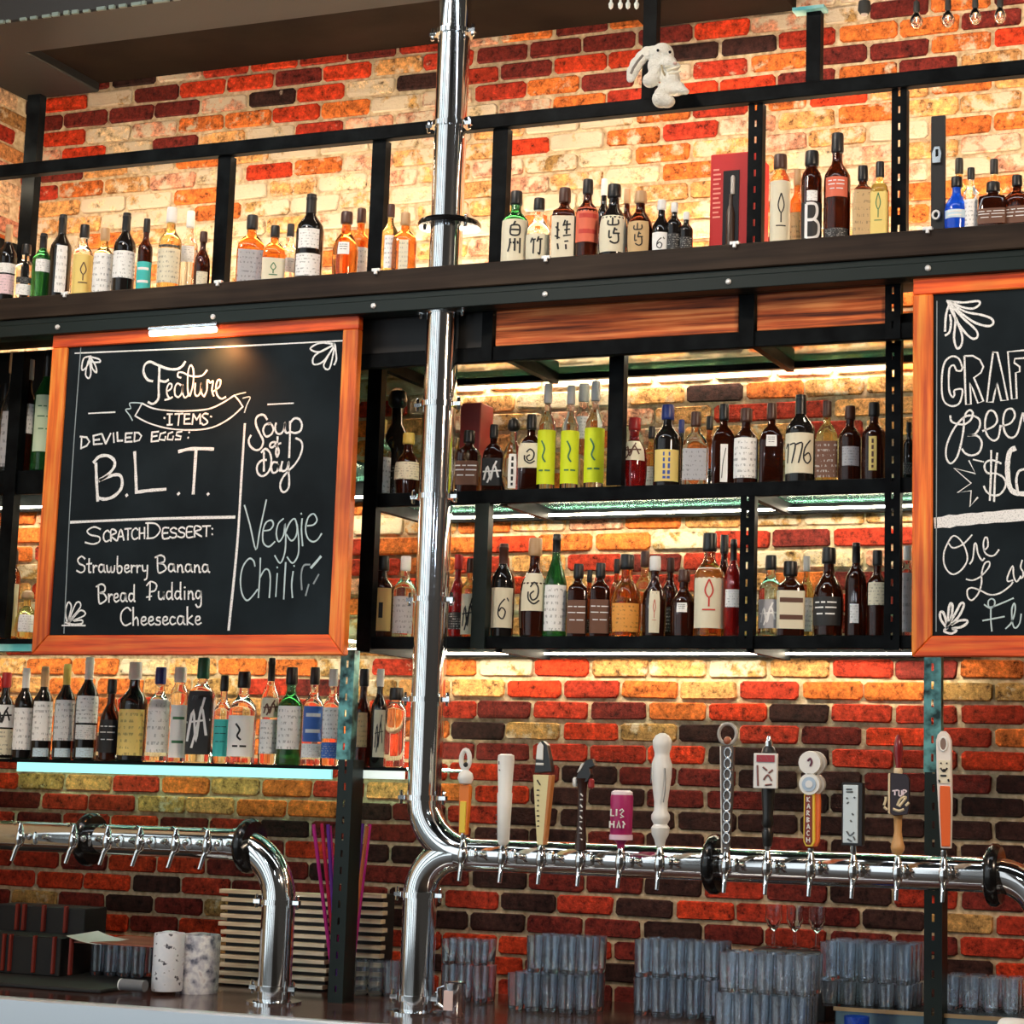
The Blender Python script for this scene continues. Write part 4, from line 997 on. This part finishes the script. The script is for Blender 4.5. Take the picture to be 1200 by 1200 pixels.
for i, z in enumerate(joints): clamp(tw, TX, z, RP)
zf = joints[2]
MB().lathe([(.054, zf-.012), (.098, zf-.010), (.102, zf), (.098, zf+.008), (.054, zf+.010)], (TX, TY + .02, 0), 24).build('escutcheon', BLACKP, tw, smooth=True)
MB().tube(arc((TX + eu, RZL + eu), eu, PI, 1.5*PI, 14), RP, 24).build('upper_elbow', CHROME, tw, smooth=True)
MB().tube(arc((TX + el, RZL - el), el, PI, .5*PI, 14), RP, 24).build('lower_elbow', CHROME, tw, smooth=True)
pipe(tw, CZ + .012, RZL - el); clamp(tw, TX, RZL - el, RP); clamp(tw, TX, CZ + .045, RP)
MB().lathe([(.085, CZ), (.085, CZ + .006), (.062, CZ + .012)], (TX, TY, 0), 24).build('base_plate', CHROME, tw, smooth=True)
XE = at(1168, 1026, TY).x
MB().tube([(TX + el, TY, RZL), (XE, TY, RZL)], RR, 28).build('tap_rail', CHROME, tw, smooth=True)
MB().tube(arc((XE, RZL - .13), .13, .5*PI, 0, 12), RR, 24).build('end_elbow', CHROME, tw, smooth=True)
pipe(tw, CZ, RZL - .13, XE + .13, RR)
for px in (838, 1166): flange(tw, at(px, 1018, TY).x, RZL)
lt = thing('draft_tower', 'polished chrome tap tower at left bending down to the counter before wooden slats', 'tap tower', (-3.302, TY, CZ))
LX = -3.302
MB().tube([(XC + .3, TY, RZL + .003), (LX - .17, TY, RZL + .003)], RR, 28).build('tap_rail', CHROME, lt, smooth=True)
MB().tube(arc((LX - .17, RZL + .003 - .17), .17, .5*PI, 0, 14), RP, 24).build('elbow', CHROME, lt, smooth=True)
pipe(lt, CZ + .012, RZL - .168, LX); clamp(lt, LX, RZL - .168, RP); clamp(lt, LX, CZ + .045, RP)
MB().lathe([(.085, CZ), (.085, CZ + .006), (.062, CZ + .012)], (LX, TY, 0), 24).build('base_plate', CHROME, lt, smooth=True)
for px in (106, 293): flange(lt, at(px, 985, TY).x, RZL)

# ------------------------------------------------------------------ taps
AY = -.752
def faucet(t, x, z, lean=0):
    MB().lathe([(.016, 0), (.022, .004), (.022, .012), (.013, .016), (.013, .036), (.018, .040), (.018, .050), (.012, .054)], (x, -.684, z), 14, 'y').build('shank', CHROME, t, smooth=True)
    fb = MB().lathe([(.006, -.026), (.013, -.020), (.016, -.004), (.015, .010), (.011, .022), (.013, .026), (.010, .034), (.006, .050)], (x, AY, z), 14)
    fb.build('faucet_body', CHROME, t, smooth=True)
    MB().tube([(x, AY, z - .015), (x + lean*.4, AY - .010, z - .034), (x + lean, AY - .018, z - .072)], [.009, .0075, .0065], 10).build('spout', CHROME, t, smooth=True)
def tap(px, label, fn, base=988):
    x = at(px, 1010, AY).x
    t = thing('beer_tap', label, 'beer tap', (x, AY, RZL), 'taps on the right rail')
    faucet(t, x, RZL)
    s_ = 1 / scale_at((x, AY, RZL))
    MB().lathe([(.006, RZL + .045), (.009, RZL + .052), (.009, zt(px, base, AY) + .004)], (x, AY, 0), 12).build('ferrule', CHROME, t, smooth=True)
    fn(t, x, s_, lambda py: zt(px, py, AY))
def lz(t, x, s_, Z, pts, m, name='handle', seg=16, dx=0):
    MB().lathe([(r * s_, Z(py)) for r, py in pts], (x + dx*s_, AY, 0), seg).build(name, m, t, smooth=True)
def pz(t, x, s_, Z, pts, m, name, th=.016, yo=0, bev=.0015):
    MB().prism([(x + a * s_, Z(b)) for a, b in pts], AY - th/2 + yo, AY + th/2 + yo).build(name, m, t, bevel=bev)
def marks(t, x, s_, Z, txt, m, w_, name, yf, sm=True):
    mb = MB()
    for st in strokes(txt):
        pts = smooth_path(st) if sm else st
        mb.tube([(x + a*s_, yf, Z(b)) for a, b in pts], w_ * s_, 5)
    mb.build(name, m, t, smooth=True)
def ringpts(cx, cy, rx, ry, n_=16): return [(cx + rx*math.cos(2*PI*i/n_), cy + ry*math.sin(2*PI*i/n_)) for i in range(n_)]
wht = flat((.86,.85,.80), .35); org = flat((.80,.20,.015), .35); blk = flat((.012,.012,.012), .3)
def t1(t, x, s_, Z):
    mb = MB().tube([(x + a*s_, AY, Z(b)) for a, b in ringpts(-1, 890, 5.5, 11) + [(4.5, 890)]], 3*s_, 8); mb.build('ring_top', wht, t, smooth=True)
    lz(t, x, s_, Z, [(3,902),(8,906),(9.5,912),(7,918),(2,920)][::-1], wht, 'knob')
    MB().ball((x + 1*s_, AY - 3*s_, Z(896)), 3*s_).build('stud', blk, t, smooth=True)
    pz(t, x, s_, Z, [(-6,920),(7,920),(7,940),(5,978),(-5,978),(-6,940)], org, 'handle')
    pz(t, x, s_, Z, [(-4,939),(4,939),(3.5,976),(-4,976)], flat((.88,.62,.05), .4), 'yellow_panel', .004, -.009)
tap(542, 'beer tap nearest the chrome pipe, orange handle with a white ring top', t1, 978)
def t2(t, x, s_, Z):
    lz(t, x, s_, Z, [(5,990),(7,986),(9,930),(8,928),(10,890),(9.5,885),(6,883.5)], wht)
    marks(t, x, s_, Z, '-5,892 -5,896;-3,892 -3,895;-5,902 -3,903;-7,955 -5,955;-7,962 -5,963;-7,970 -5,971;-6,977 -4,978', flat((.12,.08,.09)), .8, 'lettering', AY - 8.4*s_)
tap(589, 'beer tap with a plain tapered white handle, second from the chrome pipe', t2)
def t3(t, x, s_, Z):
    pz(t, x, s_, Z, [(-4,990),(4,990),(7,950),(12,908),(-12,908),(-8,950)], flat((.78,.68,.35), .4), 'handle', .022)
    pz(t, x, s_, Z, [(3,990),(6,990),(13,908),(8,908)], flat((.55,.20,.05), .4), 'brown_side', .024)
    pz(t, x, s_, Z, [(-10,906),(12,904),(9,888),(5,873),(-1,868),(-7,872),(-9,885)], blk, 'top', .024)
    pz(t, x, s_, Z, [(-8,890),(1,891),(1,874),(-3,869),(-7,874)], wht, 'white_flash', .004, -.014)
    pz(t, x, s_, Z, [(-8,897),(2,897),(2,894),(-8,894)], wht, 'white_band', .004, -.014)
    marks(t, x, s_, Z, '-6,914 -2,920;-6,926 -3,926;-6,932 -3,932;-5,938 -3,938;-5,944 -3,944;-5,950 -3,950;-5,956 -2,956;-4,962 -2,962;-4,968 -2,968', blk, .8, 'lettering', AY - .012)
tap(634, 'beer tap with tapering cream and brown handle topped by a black cap with white flash', t3)
def t4(t, x, s_, Z):
    dk = flat((.035,.014,.010), .35)
    lz(t, x, s_, Z, [(7,996),(6.5,985),(5,960),(5,930),(6,918),(8,912)], dk)
    pz(t, x, s_, Z, [(-6,918),(8,916),(12,908),(10,900),(17,897),(13,889),(5,891),(-1,898),(-6,910)], blk, 'carved_head', .024)
    pz(t, x, s_, Z, [(-5,906),(-1,903),(4,894),(0,895)], wht, 'pale_edge', .004, -.014)
    lz(t, x, s_, Z, [(2,922),(3.5,920),(3.5,913),(2,911)], wht, 'side_peg', 10, -9)
    lz(t, x, s_, Z, [(2,924),(4,922),(4,914),(2,912)], flat((.35,.03,.03), .4), 'side_peg', 10, 11)
    marks(t, x, s_, Z, '0,930 3,933;0,937 3,937;0,943 3,946;0,950 3,950;0,956 3,959;0,963 3,963;0,969 3,972;0,976 3,976;1,982 4,984', wht, .9, 'lettering', AY - 5.2*s_)
tap(680, 'beer tap with a dark carved handle and pale vertical lettering, fourth from the chrome pipe', t4, 994)
def t5(t, x, s_, Z):
    pk = flat((.42,.02,.13), .35)
    lz(t, x, s_, Z, [(4,994),(5,988),(11,982),(13,976),(13.5,934),(12,928),(8,926)], pk)
    lz(t, x, s_, Z, [(13.8,984),(13.8,978)], flat((.85,.6,.7)), 'pale_band'); lz(t, x, s_, Z, [(13.3,936),(12.5,928),(9,926)], flat((.85,.72,.75)), 'pale_top')
    marks(t, x, s_, Z, '-8,948 -8,956 -4,956;-1,948 -1,956;3,950 6,948 8,950 4,954 8,957 4,958;-9,962 -9,970;-9,966 -4,966;-4,962 -4,970;0,970 2,962 4,970;7,962 10,966;8,966 8,970', wht, 1.0, 'lettering', AY - 13.8*s_, False)
tap(727, 'beer tap with a short pink can-shaped handle', t5, 990)
def t6(t, x, s_, Z):
    lz(t, x, s_, Z, [(5,992),(7,984),(10,978),(11,970),(8,966),(11,960),(11,955),(8,950),(8,940),(12,910),(12,895),(9,886),(9,882),(11,875),(11.5,868),(8,862),(3,859)], wht)
    marks(t, x, s_, Z, '8,900 9,910 9,925 7,940;-9,900 -9,918', flat((.2,.2,.2)), .6, 'outline', AY - 11*s_)
tap(773, 'beer tap with a tall turned white baluster handle', t6)
def t7(t, x, s_, Z):
    cg = flat((.10,.08,.07), .15)
    mb = MB().tube([(x + a*s_, AY, Z(b)) for a, b in ringpts(-1, 860, 11, 12, 20) + [(10, 860)]], 2.2*s_, 8); mb.build('loop_top', flat((.45,.42,.38), .2), t, smooth=True)
    MB().ball((x - 1*s_, AY, Z(868)), 5*s_, 10, 7).build('loop_bead', flat((.40,.12,.06), .3), t, smooth=True)
    pz(t, x, s_, Z, [(-8,874),(8,874),(7,930),(4,1000),(-4,1000),(-7,930)], cg, 'handle', .016)
    pz(t, x, s_, Z, [(-9.5,874),(-8,874),(-4,1000),(-5.5,1000)], wht, 'white_edge', .018)
    for k in range(9):
        mb = MB().tube([(x + (1 + a*4.2)*s_, AY - .010, Z(882 + 12.5*k + b*6)) for a, b in [(math.cos(i*PI/5), math.sin(i*PI/5)) for i in range(11)]], 1.2*s_, 6)
        mb.build('chain_link', CHROME, t, smooth=True)
tap(851, 'tallest beer tap, dark handle with chain links and a loop on top', t7, 996)
def t8(t, x, s_, Z):
    lz(t, x, s_, Z, [(5,992),(6,984),(7,975),(5,970),(7.5,965),(6,958),(8,930),(7.5,905),(5,885),(9,882),(7,876),(3,873)], blk)
    lz(t, x, s_, Z, [(4.5,876),(5,872),(2,862)], CHROME, 'finial')
    pz(t, x, s_, Z, [(-15,924),(14,924),(14,883),(-15,883)], wht, 'sign', .012, -.022)
    pz(t, x, s_, Z, [(-11,893),(11,893),(11,885),(-11,885)], flat((.42,.04,.06), .5), 'print_band', .002, -.030, 0)
    marks(t, x, s_, Z, '-8,887 -4,891;0,886 3,891;6,886 9,891;-3,899 2,903;4,906 9,902;-2,914 3,908 8,915;0,920 8,919;-10,897 -9,921', flat((.25,.10,.09)), 1.1, 'print', AY - .029)
tap(899, 'beer tap with a square red and white sign on a black turned handle', t8)
def t9(t, x, s_, Z):
    for cy, r in ((894, 14), (919, 13)):
        MB().lathe([(r*s_, -.008), (r*s_, .008)], (x + 3*s_, AY + .006, Z(cy)), 22, 'y').build('rear_disc', flat((.5,.47,.42), .4), t, smooth=True)
        MB().lathe([(r*s_*.96, -.008), (r*s_, .0), (r*s_*.96, .006)], (x - 1*s_, AY - .008, Z(cy)), 22, 'y').build('disc', wht, t, smooth=True)
    MB().lathe([(8.5*s_, 0), (8.5*s_, .002)], (x - 1*s_, AY - .0185, Z(919)), 20, 'y').build('blue_roundel', flat((.45,.58,.72), .4), t)
    MB().lathe([(4.5*s_, 0), (4.5*s_, .002)], (x - 1*s_, AY - .0205, Z(919)), 16, 'y').build('pale_roundel', flat((.82,.84,.84), .4), t)
    marks(t, x, s_, Z, '-3,892 0,889 2,893 0,898', flat((.15,.04,.08)), 1.3, 'emblem', AY - .017)
    pz(t, x, s_, Z, [(-4,930),(10,930),(11,940),(10,986),(7,992),(-4,992)], flat((.85,.17,.03), .4), 'orange_back', .014, .004)
    pz(t, x, s_, Z, [(-8,930),(5,930),(6,986),(3,992),(-5,992),(-8,986)], flat((.90,.62,.06), .4), 'yellow_border', .010, -.006)
    pz(t, x, s_, Z, [(-6.5,932),(2.5,932),(3,986),(1,990),(-4,990),(-6.5,985)], flat((.22,.03,.02), .4), 'panel', .004, -.011)
    # vertical lettering
    let = {'K':'0,0 0,6;3.6,0 0,3.2;0,3.2 3.6,6', 'A':'0,6 2,0;2,0 4,6;1,4 3,4', 'R':'0,6 0,0;0,0 3.5,1.5;3.5,1.5 0,3.2;0,3.2 3.8,6', 'B':'0,0 0,6;0,0 3.4,1.5;3.4,1.5 0,3;0,3 3.6,4.6;3.6,4.6 0,6', 'C':'3.6,1 1.5,0;1.5,0 0,3;0,3 1.5,6;1.5,6 3.6,5', 'H':'0,0 0,6;4,0 4,6;0,3 4,3'}
    for i, ch in enumerate('KARBACH'):
        marks(t, x, s_, Z, ';'.join(' '.join('%f,%f' % (-3.6 + a*.9, 934 + i*7.9 + b*.95) for a, b in st) for st in strokes(let[ch])), wht, .65, 'letter', AY - .0135, False)
tap(950, 'beer tap with two stacked white discs over a lettered orange panel', t9, 996)
def t10(t, x, s_, Z):
    pz(t, x, s_, Z, [(-13,991),(12,991),(12,917),(-13,917)], blk, 'handle', .030)
    pz(t, x, s_, Z, [(-11,988),(7,988),(7,920),(-11,920)], flat((.66,.76,.80), .4), 'pale_panel', .004, -.017)
    marks(t, x, s_, Z, '-7,925 0,925;-7,928 1,928;-7,935 -5,936;2,934 4,935;-6,942 -4,940;0,953 2,955;-2,961 0,963;-6,974 -2,979 3,975;-5,983 0,986;2,980 4,984', flat((.10,.12,.13)), 1.0, 'print', AY - .0195)
tap(1000, 'beer tap with a black block handle faced in pale blue', t10)
def t11(t, x, s_, Z):
    wd = flat((.62,.33,.12), .35); rd = flat((.22,.012,.015), .2)
    lz(t, x, s_, Z, [(4,1002),(8,996),(8.5,992),(7,988),(4.5,975),(5,958),(7,952)], wd)
    lz(t, x, s_, Z, [(5,905),(4,902),(3,898),(5.5,882),(5.5,873),(3,864),(1,861)], rd, 'spindle_top'); lz(t, x, s_, Z, [(5,907),(5.5,903),(4,900)], flat((.7,.55,.35)), 'collar')
    pz(t, x, s_, Z, [(-7,953),(-2,956),(14,954),(16,946),(16,913),(12,907),(-7,906)], flat((.020,.010,.016), .3), 'shield', .012, -.020)
    pz(t, x, s_, Z, [(-9.5,953),(-7,955),(-7,906),(-9.5,907)], flat((.8,.65,.42), .4), 'shield_edge', .014, -.020)
    marks(t, x, s_, Z, '-4,927 3,926;-1,927 -1,932;4,926 4,932 7,932 7,926;9,932 9,926 13,927 9,930', flat((.9,.75,.8)), .9, 'lettering', AY - .028)
    marks(t, x, s_, Z, '-3,948 4,950 10,948;2,944 6,936 12,934 8,940 4,945;12,944 16,940;-14,944 -12,938 -12,934;-14,946 -10,949', flat((.8,.66,.42)), 1.6, 'leaf', AY - .027)
tap(1052, 'beer tap with a dark red spindle top and black leaf sign', t11, 998)
def t12(t, x, s_, Z):
    top = [(-9 + 0, 868), (-7,861), (-3,857), (2,857), (6,861), (9,868)]
    pz(t, x, s_, Z, [(-3,994),(9,994),(10,940)] + top[::-1] + [(-8,915)], flat((.88,.80,.72), .4), 'handle', .016)
    mb = MB().tube([(x + a*s_, AY - .010, Z(b)) for a, b in ringpts(0, 872, 4.5, 8, 14) + [(4.5, 872)]], 1.1*s_, 6); mb.build('eye_ring', wht, t, smooth=True)
    pz(t, x, s_, Z, [(a, b) for a, b in ringpts(0, 872, 3.6, 7, 12)], flat((.25,.16,.12), .5), 'eye_hole', .003, -.009, 0)
    pz(t, x, s_, Z, [(-5,918),(8,918),(8,891),(-6,891)], flat((.86,.78,.58), .5), 'print_panel', .003, -.009, 0)
    marks(t, x, s_, Z, '-3,894 -2,895;4,894 5,895;-3,900 1,904 5,900;1,904 1,901;-3,909 4,909;-5,914 -4,917;6,913 7,916', blk, 1.1, 'print', AY - .0115)
    pz(t, x, s_, Z, [(-2,992),(8.5,992),(9,940),(8,921),(-4,921),(-4,945)], flat((.85,.13,.01), .35), 'orange_panel', .004, -.009)
tap(1106, 'beer tap with an orange paddle handle in front of the slotted post', t12, 998)
for i, px in enumerate((23, 86, 126, 164, 206, 243)):
    x = at(px, 985, AY).x
    t = thing('beer_tap', ('first','second','third','fourth','fifth','sixth')[i] + ' from left of the handleless taps on the left rail', 'beer tap', (x, AY, RZL), 'taps on the left rail')
    faucet(t, x, RZL, -.012)
    MB().tube([(x, AY, RZL + .040), (x - .014, AY, RZL + .052), (x - .026, AY, RZL + .045)], .004, 6).build('lever_stub', CHROME, t, smooth=True)
    MB().ball((x + .022, AY + .02, RZL + .006), .011, 8, 6).build('side_knob', CHROME, t, smooth=True)

# ------------------------------------------------------------------ glasses
TB = MB().lathe([(.019, 0), (.0215, .004), (.0245, .098), (.0225, .098), (.0200, .012), (.001, .010)], (0,0,0), 12).mesh('tumbler', TGLASS, smooth=True)
def pile(px, base, Y, z, nx, ny, nl, where, group, sx=.056, sh=.114, step=.0, hz=1.0, lay=''):
    x0 = at(px, base, Y).x
    for l_ in range(nl):
        for iy in range(ny):
            for ix in range(nx):
                o_ = bpy.data.objects.new('tumbler', TB); o_.location = (x0 + (ix + .5) * sx + l_*step, Y + (iy + .5) * sx, z + l_ * sh * hz)
                o_.scale = (sx/.0515, sx/.0515, hz * 1.13); link(o_)
                row = ('front row', 'back row')[iy] if ny == 2 else ('front row', 'second row', 'third row', 'back row')[iy if iy < ny - 1 else 3]
                la = lay or (('lower layer', 'upper layer')[l_] if nl > 1 else '')
                tag(o_, 'clear tumbler, %s, %s from left, %s%s' % (row, ORD[ix], la + ', ' if la else '', where), 'glass', group)
pile(590, 1178, -.42, CZ, 5, 3, 1, 'stack right of steel cup', 'tumblers, first stack', step=.02, lay='lower layer')
pile(612, 1140, -.40, CZ + .1135, 4, 3, 1, 'stack right of steel cup', 'tumblers, first stack', lay='upper layer')
pile(738, 1165, -.34, CZ, 5, 3, 2, 'stack below white baluster tap', 'tumblers, second stack')
pile(833, 1200, -.62, CZ, 5, 3, 1, 'foremost stack', 'tumblers, third stack', lay='lower layer')
pile(838, 1165, -.62, CZ + .1135, 5, 3, 1, 'foremost stack', 'tumblers, third stack', lay='upper layer')
lx0 = at(978, 1181, -.44).x; LGZ = zt(985, 1181, -.44)
led_ = thing('steel_ledge', 'low steel ledge on the counter at the bottom right, glasses standing on it', 'ledge', (lx0 + .5, -.24, CZ))
MB().box((lx0, -.44, CZ), (-.5, -.03, LGZ)).build('ledge_body', mat('ledge_steel', (.10,.16,.19), .25, .7), led_, bevel=.004)
MB().box((lx0 - .002, -.446, LGZ - .008), (-.5, -.438, LGZ + .003)).build('ledge_trim', flat((.45,.30,.15), .3, .6), led_)
pile(958, 1180, -.43, LGZ, 5, 4, 1, 'stack beside dark slotted post', 'tumblers, fourth stack', hz=.62, lay='lower layer')
pile(957, 1150, -.43, LGZ + .114*.62, 5, 4, 1, 'stack beside dark slotted post', 'tumblers, fourth stack', sh=.114, lay='upper layer')
pile(1100, 1178, -.33, LGZ, 4, 3, 1, 'low group on ledge, bottom right', 'tumblers, low row', sx=.058, hz=.85)
pile(408, 1160, -.32, CZ, 3, 2, 1, 'between straws and chrome pipe', 'tumblers beside the straws')
pile(512, 1160, -.30, CZ, 3, 2, 1, 'behind the steel cup', 'tumblers behind the steel cup', lay='lower layer')
pile(512, 1130, -.30, CZ + .1135, 3, 2, 1, 'behind the steel cup', 'tumblers behind the steel cup', hz=.7, lay='upper layer')
pile(100, 1138, -.36, CZ + .012, 4, 2, 1, 'under the brown clipboard', 'glasses under the clipboard', sx=.054, hz=1.0)
SG = MB().lathe([(.026, 0), (.026, .004), (.006, .010), (.005, .05), (.018, .065), (.026, .085), (.027, .13), (.0255, .13), (.024, .087), (.016, .069), (.001, .062)], (0,0,0), 14).mesh('stem_glass', GLASS, smooth=True)
tr = thing('glass_riser', 'dark wooden riser behind the glass stacks, bearing three stemmed glasses', 'riser', (at(930,1112,-.14).x, -.12, CZ))
xa = at(930, 1112, -.14).x
MB().box((xa - .12, -.20, CZ), (xa + .12, -.05, zt(930, 1112, -.14) - .002)).build('riser_box', BLKM, tr, bevel=.004)
for i, px in enumerate((905, 930, 956)):
    o_ = bpy.data.objects.new('stem_glass', SG); p = at(px, 1112, -.14); o_.location = (p.x, -.13, zt(930, 1112, -.14)); link(o_)
    tag(o_, ('left', 'middle', 'right')[i] + ' one of three clear stemmed glasses standing behind the tumbler stacks', 'glass', 'stemmed glasses')

# ------------------------------------------------------------------ things on the counter
def onc(px, py, Y): return at(px, py, Y)
# marbled canisters
mrb = mat('marbled_ceramic', (.6,.6,.65), .35); n = noise(mrb, 34, 6); lk(mrb, ramp(mrb, n.outputs['Fac'], [(.34,(.10,.11,.16)),(.46,(.50,.50,.56)),(.6,(.80,.80,.80)),(.75,(.45,.36,.38))]).outputs[0], bsdf(mrb).inputs['Base Color'])
mrw = mat('white_speckled_ceramic', (.8,.8,.82), .35); n = noise(mrw, 55, 3); lk(mrw, ramp(mrw, n.outputs['Fac'], [(.33,(.06,.06,.08)),(.39,(.80,.81,.84)),(.8,(.68,.72,.78))]).outputs[0], bsdf(mrw).inputs['Base Color'])
for px, w_, top, Y, m_, lb in ((197, 36, 1093, -.62, mrw, 'white speckled canister on the counter, left of the marbled grey one'), (232, 50, 1095, -.52, mrb, 'marbled grey canister on the counter, right of the white speckled one')):
    x = at(px, 1130, Y).x; r = w_/2/scale_at((x, Y, CZ)); H = zt(px, top, Y)
    t = thing('canister', lb, 'canister', (x, Y, CZ + .012 if px < 200 else CZ), 'canisters beside the slats')
    MB().lathe([(r*.96, CZ + (.012 if px < 200 else 0)), (r, CZ + .018), (r, H - .004), (r*.97, H), (r*.86, H), (r*.85, H - .01), (0.001, H - .012)], (x, Y, 0), 28).build('body', m_, t, smooth=True)
    MB().lathe([(r*.5, H - .01), (r*.5, H + .004), (r*.3, H + .006)], (x, Y, 0), 16).build('knob', m_, t, smooth=True)
p = at(152, 1142, -.66); q = at(180, 1134, -.66); zr = CZ + .013 + .018
t = thing('rolled_towel', 'small grey roll with a white end beside the white speckled canister', 'roll', (p.x, -.70, zr))
MB().lathe([(.018, p.x), (.018, q.x)], (0, -.70, zr + .0), 16, 'x').build('roll', flat((.16,.17,.18), .8), t, smooth=True)
MB().tube([(p.x - .002, -.70 + .015*math.cos(a), zr + .015*math.sin(a)) for a in [i*PI/7 for i in range(15)]], .004, 6, caps=False).build('white_end', WHITE, t, smooth=True)
# clipboard on its glasses
z = CZ + .012 + .1135; a0, a1 = at(96, 1085, -.42).x, at(190, 1085, -.42).x
t = thing('clipboard', 'reddish brown clipboard with curled white paper lying on small glasses at left', 'clipboard', ((a0+a1)/2, -.3, z))
MB().prism([(a0, z), (a1, z), (a1, z + .005), (a0, z + .005)], -.46, -.16).build('board', wood('clip_wood', (.20,.05,.03), (.34,.10,.06), (.45,.16,.10)), t, bevel=.001)
mb = MB(); vs = []; fs = []
for i in range(7):
    u = i / 6; vs += [(a0 - .02 + .13*u, -.475, z + .022*(1-u)**2 + .001), (a0 - .02 + .13*u, -.30, z + .022*(1-u)**2 + .007)]
    if i: k = 2*i; fs.append((k-2, k, k+1, k-1))
mb.add(vs, fs).build('curled_paper', WHITE, t, smooth=True)
# stepped bar caddy at the far left
redm = flat((.20,.028,.020), .25); cx0 = at(-30, 1100, -.40).x; cx1 = at(84, 1100, -.40).x
t = thing('bar_caddy', 'stepped black caddy with red-edged dividers at the far left of the counter', 'caddy', ((cx0+cx1)/2, -.35, CZ + .012))
z1, z2 = zt(50, 1098, -.46), zt(50, 1062, -.30)
MB().box((cx0, -.46, CZ + .012), (cx1, -.31, z1)).build('lower_tier', BLKM, t, bevel=.003)
MB().box((cx0, -.309, CZ + .012), (cx1 - .02, -.18, z2)).build('upper_tier', BLKM, t, bevel=.003)
for px in (4, 12, 40, 63, 83):
    x = at(px, 1115, -.465).x; MB().box((x - .005, -.472, CZ + .02), (x + .005, -.455, z1 + .004)).build('divider', redm, t, bevel=.002)
for px in (-6, 19, 27, 50, 76):
    x = at(px, 1080, -.32).x; MB().box((x - .006, -.324, z1 + .004), (x + .006, -.308, z2 + .006)).build('divider', redm, t, bevel=.002)
# stacked wooden slats
for (p0_, p1_, top, n_, lb) in ((256, 382, 1042, 12, 'stack of pale wooden slats standing behind the left chrome tower'), (402, 446, 1044, 12, 'narrow stack of pale wooden slats behind the pink straws')):
    x0, x1 = at(p0_, 1100, -.28).x, at(p1_, 1100, -.28).x; ztop = zt((p0_+p1_)/2, top, -.28)
    t = thing('slat_stack', lb, 'wood stack', ((x0+x1)/2, -.24, CZ), 'stacks of wooden slats')
    dz = (ztop - CZ) / n_
    MB().box((x0 + .012, -.252, CZ), (x1 - .012, -.17, ztop - .012)).build('dark_gap_block', BLKM, t)  # added black block, paints the gaps between slats as deep shade
    me = MB().box((-(x1-x0)/2, -.035, 0), ((x1-x0)/2, .0, dz*.50)).mesh('slat', W_PALE, bevel=.001)
    for k in range(n_):
        o_ = bpy.data.objects.new('slat', me); link(o_, t); o_.location = (random.uniform(-.006,.006), -.005 + random.uniform(-.003,.003), k*dz + .006)
# straws
sj = at(404, 1150, -.36)
t = thing('straw_jar', 'clear glass jar of pink and purple straws behind the slotted post', 'jar', (sj.x, -.36, CZ))
MB().lathe([(.030, CZ), (.034, CZ + .01), (.036, CZ + .12), (.034, CZ + .12), (.032, CZ + .014), (.001, CZ + .012)], (sj.x, -.36, 0), 18).build('glass_wall', GLASS, t, smooth=True)
cols = [((.75,.03,.12),'red'), ((.70,.04,.35),'magenta'), ((.20,.05,.45),'purple'), ((.85,.25,.10),'orange')]
for i, (px, py) in enumerate(((371,966),(377,965),(383,968),(388,966),(408,964),(414,965),(419,963),(425,965),(430,966),(434,968))):
    c_, nm = cols[(1,0,1,2,0,2,1,2,1,3)[i]]; tp = at(px, py, -.36); bx = sj.x + (tp.x - sj.x) * .22
    o_ = MB().tube([(bx, -.36 + (i % 3 - 1)*.012, CZ + .016), (tp.x, -.36 + (i % 3 - 1)*.02, tp.z)], .0062, 8).build('straw', mat('straw_' + nm, c_, .2, Transmission_Weight=.3), None, smooth=True)
    tag(o_, '%s drinking straw, %s from left in the fan behind the slotted post' % (nm, ORD[i]), 'straw', 'straws in the jar')
# steel cup
p = at(532, 1188, -.66); r = 13 / scale_at((p.x, -.66, CZ)); H = zt(532, 1152, -.66)
t = thing('steel_cup', 'small steel cup with handle on the counter just right of the chrome pipe', 'cup', (p.x, -.66, CZ))
MB().lathe([(r*.92, CZ), (r, CZ + .004), (r, H), (r*1.06, H + .002), (r*.92, H), (r*.9, CZ + .01), (.001, CZ + .008)], (p.x, -.66, 0), 20).build('body', STEEL, t, smooth=True)
MB().tube([(p.x - r, -.66, H - .01), (p.x - r - .022, -.66, H - .018), (p.x - r - .022, -.66, CZ + .035), (p.x - r, -.66, CZ + .02)], .004, 8).build('cup_handle', STEEL, t, smooth=True)
MB().box((p.x - r*.6, -.66 - r*1.02, CZ + .02), (p.x + r*.3, -.66 - r*.8, H - .02)).build('paper_tag', flat((.8,.6,.55), .6), t)
# bits at the lower right edge
p = at(1004, 1196, -.60)
t = thing('blue_tumbler', 'cobalt blue glass at the bottom edge, in front of the steel ledge', 'glass', (p.x, -.60, CZ))
MB().lathe([(.028, CZ), (.034, CZ + .004), (.036, p.z + .012), (.032, p.z + .012), (.030, CZ + .01), (.001, CZ + .01)], (p.x, -.60, 0), 16).build('wall', mat('cobalt_glass', (.03,.15,.75), .05, Transmission_Weight=.7), t, smooth=True)
p = at(1187, 1196, -.76)
t = thing('white_bowl', 'upturned white bowl at the bottom right corner', 'bowl', (p.x, -.76, CZ))
MB().lathe([(.062, CZ), (.066, CZ + .006), (.058, CZ + (p.z-CZ)*.6), (.036, p.z), (.030, p.z + .004), (.012, p.z + .006)], (p.x, -.76, 0), 20).build('shell', WHITE, t, smooth=True)
